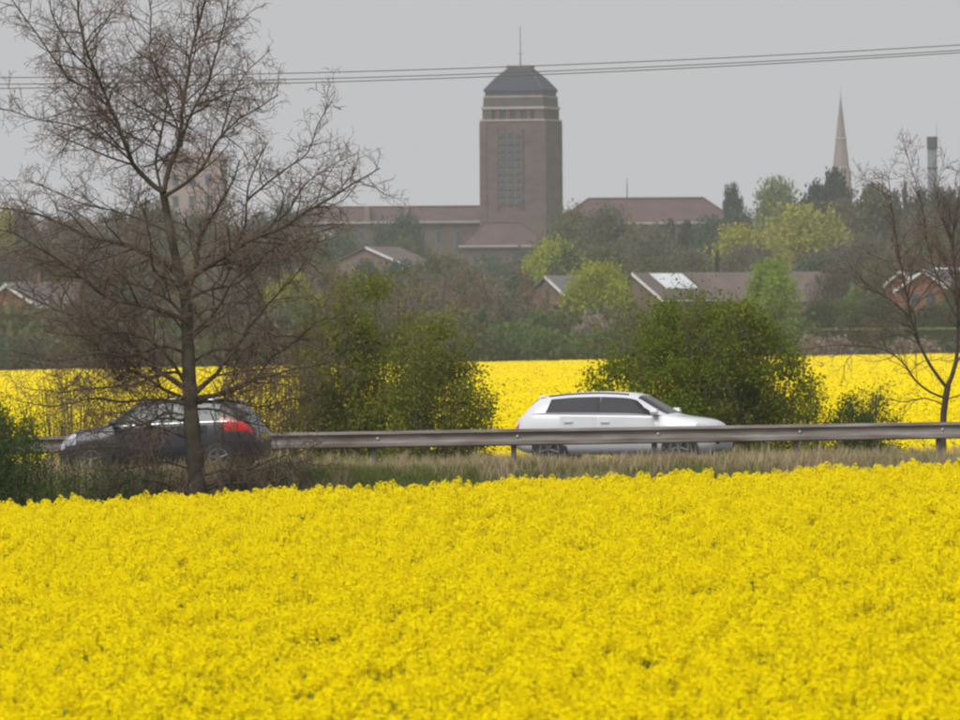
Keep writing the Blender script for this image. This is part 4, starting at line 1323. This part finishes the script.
T = [
    ('leaf', 602, 1000, 261, 58, 'lime', 'bright yellow-green tree beside the house with the pale roof panel', 'broadleaf_tree'),
    ('leaf', 772, 1000, 262, 50, 'lime2', 'vivid lime-green tree in front of the long brown roof', 'broadleaf_tree'),
    ('leaf', 556, 1250, 238, 60, 'lime', 'lime-green round tree just below the right foot of the tower', 'broadleaf_tree'),
    ('leaf', 291, 1010, 275, 48, 'lime', 'yellow-green tree behind the right limbs of the tall bare tree', 'broadleaf_tree'),
    ('leaf', 2, 1000, 307, 32, 'lime2', 'lime-green tree cut by the left edge below the red gable', 'broadleaf_tree'),
    ('bud', 850, 1015, 272, 48, 'pale', 'half-leafed green tree left of the small white-edged gable', 'broadleaf_tree'),
    ('willow', 750, 1350, 231, 84, 'yellow', 'yellowish willow with the lower rounded top behind the lime tree', 'willow_tree'),
    ('willow', 803, 1370, 211, 96, 'yellow', 'taller yellowish willow directly below the dark pine', 'willow_tree'),
    ('pine', 825, 1700, 178, 54, 'pine', 'dark blue-green pine in front of the church spire', 'pine_tree'),
    ('leaf', 776, 1750, 184, 58, 'pale', 'pale green round tree on the skyline left of the dark pine', 'broadleaf_tree'),
    ('pine', 731, 1800, 193, 24, 'pine', 'small dark rounded conifer at the right end of the red library roof', 'conifer_tree'),
    ('leaf', 576, 1500, 206, 62, 'olive', 'greyish olive tall tree hugging the right side of the tower', 'broadleaf_tree'),
    ('leaf', 613, 1480, 209, 74, 'greyolive', 'greyish olive tree below the thin mast', 'broadleaf_tree'),
    ('leaf', 648, 1460, 225, 70, 'greyolive', 'dull grey budding tree below the red hipped roof', 'broadleaf_tree'),
    ('leaf', 870, 1420, 191, 80, 'greyolive', 'olive-grey tree standing right of the spire', 'broadleaf_tree'),
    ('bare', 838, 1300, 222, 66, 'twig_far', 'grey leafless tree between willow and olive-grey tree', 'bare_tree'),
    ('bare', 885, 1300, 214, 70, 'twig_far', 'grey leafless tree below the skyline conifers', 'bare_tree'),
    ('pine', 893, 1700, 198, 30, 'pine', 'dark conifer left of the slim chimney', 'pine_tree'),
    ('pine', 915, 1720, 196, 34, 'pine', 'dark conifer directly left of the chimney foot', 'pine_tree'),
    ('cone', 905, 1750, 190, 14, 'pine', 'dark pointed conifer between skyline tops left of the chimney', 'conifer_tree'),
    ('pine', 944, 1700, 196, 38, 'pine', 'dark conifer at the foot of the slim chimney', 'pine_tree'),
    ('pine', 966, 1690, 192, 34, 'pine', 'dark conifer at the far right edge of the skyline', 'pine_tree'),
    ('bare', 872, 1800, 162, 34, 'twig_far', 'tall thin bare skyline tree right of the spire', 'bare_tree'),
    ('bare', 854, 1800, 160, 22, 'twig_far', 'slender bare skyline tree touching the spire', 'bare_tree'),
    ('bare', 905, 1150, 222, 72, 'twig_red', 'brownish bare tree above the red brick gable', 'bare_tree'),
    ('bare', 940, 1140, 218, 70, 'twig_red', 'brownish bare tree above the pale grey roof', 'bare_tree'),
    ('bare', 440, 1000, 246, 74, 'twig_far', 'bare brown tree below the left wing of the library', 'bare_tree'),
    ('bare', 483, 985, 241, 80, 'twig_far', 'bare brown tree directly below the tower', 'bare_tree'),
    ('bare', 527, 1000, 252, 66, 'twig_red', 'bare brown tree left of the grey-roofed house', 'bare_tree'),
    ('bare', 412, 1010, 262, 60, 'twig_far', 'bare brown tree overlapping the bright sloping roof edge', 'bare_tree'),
    ('leaf', 402, 1600, 211, 50, 'teal', 'dark bluish-green tree against the long library roof', 'broadleaf_tree'),
    ('leaf', 283, 1650, 208, 58, 'teal', 'bluish-green tree at the left end of the long library roof', 'broadleaf_tree'),
    ('leaf', 345, 1500, 232, 56, 'teal', 'dull green tree below the left library roof', 'broadleaf_tree'),
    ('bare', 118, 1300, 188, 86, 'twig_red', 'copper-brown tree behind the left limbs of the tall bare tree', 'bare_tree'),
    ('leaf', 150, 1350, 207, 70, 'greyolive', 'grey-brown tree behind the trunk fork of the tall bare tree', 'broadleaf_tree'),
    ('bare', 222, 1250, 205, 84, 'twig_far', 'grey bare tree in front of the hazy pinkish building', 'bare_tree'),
    ('leaf', 255, 1300, 222, 74, 'grey', 'greyish tree left of the bluish-green skyline tree', 'broadleaf_tree'),
    ('leaf', 22, 1500, 210, 70, 'grey', 'grey hazy tree on the left skyline', 'broadleaf_tree'),
    ('bare', 58, 1500, 208, 60, 'twig_far', 'grey leafless tree on the left skyline before the copper tree', 'bare_tree'),
    ('leaf', 4, 1450, 206, 22, 'yellow', 'yellowish treetop at the left edge of the skyline', 'broadleaf_tree'),
    ('cone', 57, 1150, 257, 24, 'dark', 'dark small fir behind the left limbs', 'conifer_tree'),
    ('pine', 667, 1550, 227, 26, 'pine', 'dark conifer below the middle of the hipped red roof', 'pine_tree'),
    ('pine', 686, 1560, 228, 24, 'pine', 'dark conifer just right of its twin below the red roof', 'pine_tree'),
    ('leaf', 712, 1520, 221, 58, 'teal', 'grey-green tree under the right end of the red hipped roof', 'broadleaf_tree'),
    ('leaf', 690, 1300, 249, 64, 'greyolive', 'grey budding tree behind the pale roof panel', 'broadleaf_tree'),
    ('cone', 717, 1200, 256, 14, 'pine', 'dark narrow shrub-like conifer behind the long brown roof', 'conifer_tree'),
    ('bud', 690, 1150, 258, 34, 'pale', 'pale blossoming tree behind the house with the roof panel', 'broadleaf_tree'),
    ('leaf', 960, 1010, 285, 40, 'green', 'green tree cut by the right edge below the pale roof', 'broadleaf_tree'),
    ('bare', 320, 1020, 262, 66, 'twig_far', 'bare tree behind the tall loose olive bush', 'bare_tree'),
    ('bare', 100, 1020, 284, 70, 'twig_red', 'brown bare tree beyond the far crop behind the left limbs', 'bare_tree'),
    ('bare', 170, 1010, 280, 76, 'twig_far', 'grey bare tree beyond the far crop behind the tall trunk', 'bare_tree'),
    ('bare', 235, 1015, 276, 70, 'twig_far', 'grey bare tree beyond the far crop right of the tall trunk', 'bare_tree'),
    ('leaf', 818, 1000, 300, 44, 'dark', 'dark green tree right of the vivid lime tree', 'broadleaf_tree'),
    ('leaf', 885, 1000, 301, 60, 'dark', 'dark green tree below the small white-edged gable', 'broadleaf_tree'),
    ('leaf', 930, 1005, 303, 56, 'dark', 'dark green tree below the red brick gable', 'broadleaf_tree'),
    ('leaf', 748, 1620, 213, 48, 'teal', 'grey-green tree right of the small dark rounded conifer', 'broadleaf_tree'),
    ('leaf', 800, 1640, 203, 44, 'greyolive', 'grey-green tree filling the gap left of the dark pine', 'broadleaf_tree'),
    ('leaf', 845, 1480, 205, 56, 'grey', 'dull grey tree before the foot of the spire', 'broadleaf_tree'),
    ('leaf', 906, 1450, 212, 64, 'grey', 'dull grey tree below the skyline conifers left of the chimney', 'broadleaf_tree'),
    ('leaf', 944, 1480, 214, 70, 'grey', 'dull grey tree below the chimney', 'broadleaf_tree'),
    ('leaf', 838, 1050, 263, 46, 'grey', 'grey tree at the right end of the long brown roof', 'broadleaf_tree'),
    ('bare', 815, 1045, 258, 50, 'twig_far', 'bare grey tree before the right end of the long brown roof', 'bare_tree'),
    ('bare', 62, 1000, 283, 70, 'twig_far', 'bare tree before the pink-roofed house', 'bare_tree'),
    ('bare', 20, 1005, 296, 56, 'twig_red', 'bare brown tree below the gable at the left edge', 'bare_tree'),
    ('bare', 545, 1030, 268, 40, 'twig_far', 'bare tree before the gable of the grey-roofed house', 'bare_tree'),
    ('leaf', 622, 1040, 278, 34, 'green', 'green tree before the gable of the house with the roof panel', 'broadleaf_tree'),
    ('bare', 505, 960, 262, 74, 'twig_far', 'nearest bare brown tree below the tower', 'bare_tree'),
    ('bare', 462, 965, 258, 74, 'twig_red', 'reddish bare tree between two brown ones below the library', 'bare_tree'),
    ('bud', 325, 1120, 246, 70, 'grey', 'grey tree hiding the left half of the large pinkish hall', 'broadleaf_tree'),
    ('bare', 345, 1100, 256, 60, 'twig_far', 'bare tree before the gable of the large pinkish hall', 'bare_tree'),
    ('bare', 392, 1090, 268, 60, 'twig_red', 'brown bare tree under the bright sloping roof edge', 'bare_tree'),
    ('bud', 462, 1150, 252, 60, 'olive', 'olive budding tree below the long library roof', 'broadleaf_tree'),
    ('leaf', 850, 1000, 298, 44, 'green', 'dark mid-green tree between two darker ones by the clipped hedge', 'broadleaf_tree'),
]
for a in T:
    tree(*a)

# hedgerow shrubs along the far edge of the second field
LM = [(0, 'at the left edge'), (40, 'below the pink-roofed house'), (85, 'above the bonnet of the dark car'), (130, 'above the windscreen of the dark car'),
      (185, 'behind the tall bare trunk'), (235, 'above the red tail light'), (285, 'below the yellow-green tree'), (335, 'behind the left part of the olive bush'),
      (385, 'behind the middle of the olive bush'), (430, 'behind the right part of the olive bush'), (475, 'left of the open yellow gap'), (515, 'below the tower'),
      (553, 'above the rear window of the white car'), (597, 'below the bright yellow-green tree'), (640, 'below the pale roof panel'), (690, 'behind the top of the hawthorn'),
      (735, 'behind the right shoulder of the hawthorn'), (775, 'below the vivid lime-green tree'), (815, 'at the left end of the clipped hedge'), (850, 'before the middle of the clipped hedge'),
      (890, 'left of the slender bare tree'), (930, 'behind the slender bare trunk'), (965, 'at the right edge')]
CN = {'dark': 'dark green', 'green': 'mid green', 'olive': 'olive', 'grey': 'grey-brown', 'pink': 'pinkish blossoming', 'teal': 'bluish-green'}
used = {}


def shrub_label(px, leaf, kindword):
    lm = min(LM, key=lambda t: abs(t[0] - px))[1]
    base_ = '%s %s %s' % (CN[leaf], kindword, lm)
    for extra in ('', ', next one along', ', third one along', ', fourth one along'):
        if base_ + extra not in used:
            used[base_ + extra] = 1
            return base_ + extra
    return base_


row = []
x = -20
while x < 985:
    if x < 120: leaf = random.choice(['teal', 'dark', 'grey', 'olive'])
    elif x < 470: leaf = random.choice(['grey', 'olive', 'dark', 'grey', 'teal'])
    elif x < 560: leaf = random.choice(['green', 'dark', 'olive'])
    elif x < 600: leaf = 'green'
    elif x < 790: leaf = random.choice(['dark', 'green', 'olive'])
    else: leaf = random.choice(['olive', 'grey', 'dark'])
    tp = 332 + random.uniform(-6, 8) if x < 790 else 343 + random.uniform(-4, 5)
    row.append((x, 912 + random.uniform(-3, 12), tp, 54 + random.uniform(-8, 14), leaf))
    x += random.uniform(23, 31)
for x, D, tp, w_ in ((588, 925, 319, 40), (600, 928, 322, 34)):
    row.append((x, D, tp, w_, 'pink'))
for x, tp, w_ in ((822, 334, 38), (842, 341, 26), (900, 342, 34), (918, 340, 40)):
    row.append((x, 908, tp, w_, 'pink'))
for (x, D, tp, w_, leaf) in row:
    tree('shrub', x, D, tp, w_, leaf, shrub_label(x, leaf, 'low hedgerow shrub'), 'hedgerow_shrub', 'shrubs of the far hedgerow')
# second, taller row behind it
x = -15
while x < 800:
    tp = 312 + random.uniform(-9, 10)
    leaf = random.choice(['grey', 'olive', 'teal', 'grey']) if x < 470 else random.choice(['green', 'olive', 'dark', 'green'])
    tree('shrub', x, 945 + random.uniform(0, 25), tp, 62 + random.uniform(-8, 16), leaf, shrub_label(x, leaf, 'taller shrub behind the hedgerow'), 'tall_shrub', 'taller shrubs behind the far hedgerow')
    x += random.uniform(28, 38)


# clipped hedge at the right
def clipped_hedge():
    D = 960.0; a, b = at(788, 331, D), at(990, 331, D)
    g = 0.1; L_ = b[0] - a[0]; zt = zz(333, D)
    root = empty('clipped_hedge', ((a[0] + b[0]) / 2, D, g)); tag(root, 'long flat-topped clipped hedge with an added band of paler green leaves on top', 'hedge')
    r = np.random.default_rng(77)
    H = zt - g
    MB().box((0, 0, H / 2 - .1), (L_, 1.2, H - .3)).build('core', LEAF['dark'], root)
    n = 9000
    P = np.stack([(r.random(n) - .5) * L_, (r.random(n) - .5) * 1.7, r.random(n) ** .6 * H], 1)
    v, f = diamond(P, r.normal(size=(n, 3)) + (0, -.5, .5), .16 * (.6 + .8 * r.random(n)), .7)
    new_obj('foliage', mesh_np('foliage', v, f, np.repeat(r.random(n), 4), [LEAF['dark']]), root)
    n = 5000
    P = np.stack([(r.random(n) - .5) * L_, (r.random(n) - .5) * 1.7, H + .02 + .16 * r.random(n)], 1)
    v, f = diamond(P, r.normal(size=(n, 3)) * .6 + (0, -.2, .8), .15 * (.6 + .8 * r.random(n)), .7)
    new_obj('pale_top_band', mesh_np('pale_top_band', v, f, np.repeat(r.random(n), 4), [LEAF['pale']]), root)  # band of paler leaves added to stand in for a light grass strip


clipped_hedge()

# wood that reads as one mass between and behind the single trees
def join_far(protos_, n, topfn, D0, D1, x0, x1, wr, name, label, seed):
    r = np.random.default_rng(seed)
    pts, rot, scl, idx = [], [], [], []
    for i in range(n):
        px = x0 + (x1 - x0) * (i + r.random()) / n
        D = D0 + (D1 - D0) * r.random()
        yt = topfn(px) - 3 + r.random() * 24
        c = at(px, yt, D); g = float(gz(c[0], D)) - .05
        pts.append((c[0], D, g)); rot.append((0, 0, r.random() * 6.283))
        wd = (wr[0] + (wr[1] - wr[0]) * r.random()) / F * D / 8.0
        scl.append((wd, wd, (c[2] - g) / 10.0)); idx.append(r.integers(0, len(protos_)))
    scatter(name, pts, rot, scl, idx, protos_, label, 'wood')


def recol(me, m):
    c = me.copy(); c.materials.clear(); c.materials.append(m); return c


sky_x = [-60, 0, 130, 290, 300, 460, 470, 545, 550, 655, 660, 735, 745, 800, 850, 1000]
sky_y = [212, 214, 214, 216, 232, 232, 256, 256, 215, 228, 234, 232, 222, 226, 212, 208]
top = lambda px: float(np.interp(px, sky_x, sky_y))
def trunk_crown(p, m, k=1):
    """trunk and crown of a prototype as one mesh, for the wood in the distance"""
    a, b = p[0], p[k]
    bm = bmesh.new(); bm.from_mesh(a); na = len(bm.faces); bm.from_mesh(b)
    bm.faces.ensure_lookup_table()
    for i_, f_ in enumerate(bm.faces): f_.material_index = 0 if i_ < na else 1
    me = bpy.data.meshes.new('far_tree'); bm.to_mesh(me); bm.free()
    me.materials.append(M['bark']); me.materials.append(m)
    return me
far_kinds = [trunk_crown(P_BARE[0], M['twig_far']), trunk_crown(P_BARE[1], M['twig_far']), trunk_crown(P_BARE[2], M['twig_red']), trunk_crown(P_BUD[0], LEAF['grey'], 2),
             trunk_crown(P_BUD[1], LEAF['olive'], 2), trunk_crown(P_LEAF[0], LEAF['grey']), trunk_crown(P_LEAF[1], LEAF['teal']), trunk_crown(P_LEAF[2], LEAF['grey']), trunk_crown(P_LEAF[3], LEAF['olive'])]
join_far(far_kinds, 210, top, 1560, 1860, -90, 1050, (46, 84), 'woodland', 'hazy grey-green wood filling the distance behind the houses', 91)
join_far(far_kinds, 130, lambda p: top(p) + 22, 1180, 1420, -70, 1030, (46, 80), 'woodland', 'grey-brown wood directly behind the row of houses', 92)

# ================================================================== HAZE
m, n_, out_ = _base('haze_air')
pv = n_.nodes.new('ShaderNodeVolumePrincipled')
pv.inputs['Color'].default_value = (0.82, 0.88, 1.0, 1)
pv.inputs['Density'].default_value = 0.000095
pv.inputs['Anisotropy'].default_value = 0.0
n_.links.new(pv.outputs[0], out_.inputs['Volume'])
hz = MB().box((0, 1530, 40), (1500, 3240, 90)).build('haze', m)
tag(hz, 'thin grey haze filling the air over the fields', 'haze', kind='stuff')
print('objects', len(SC.objects))
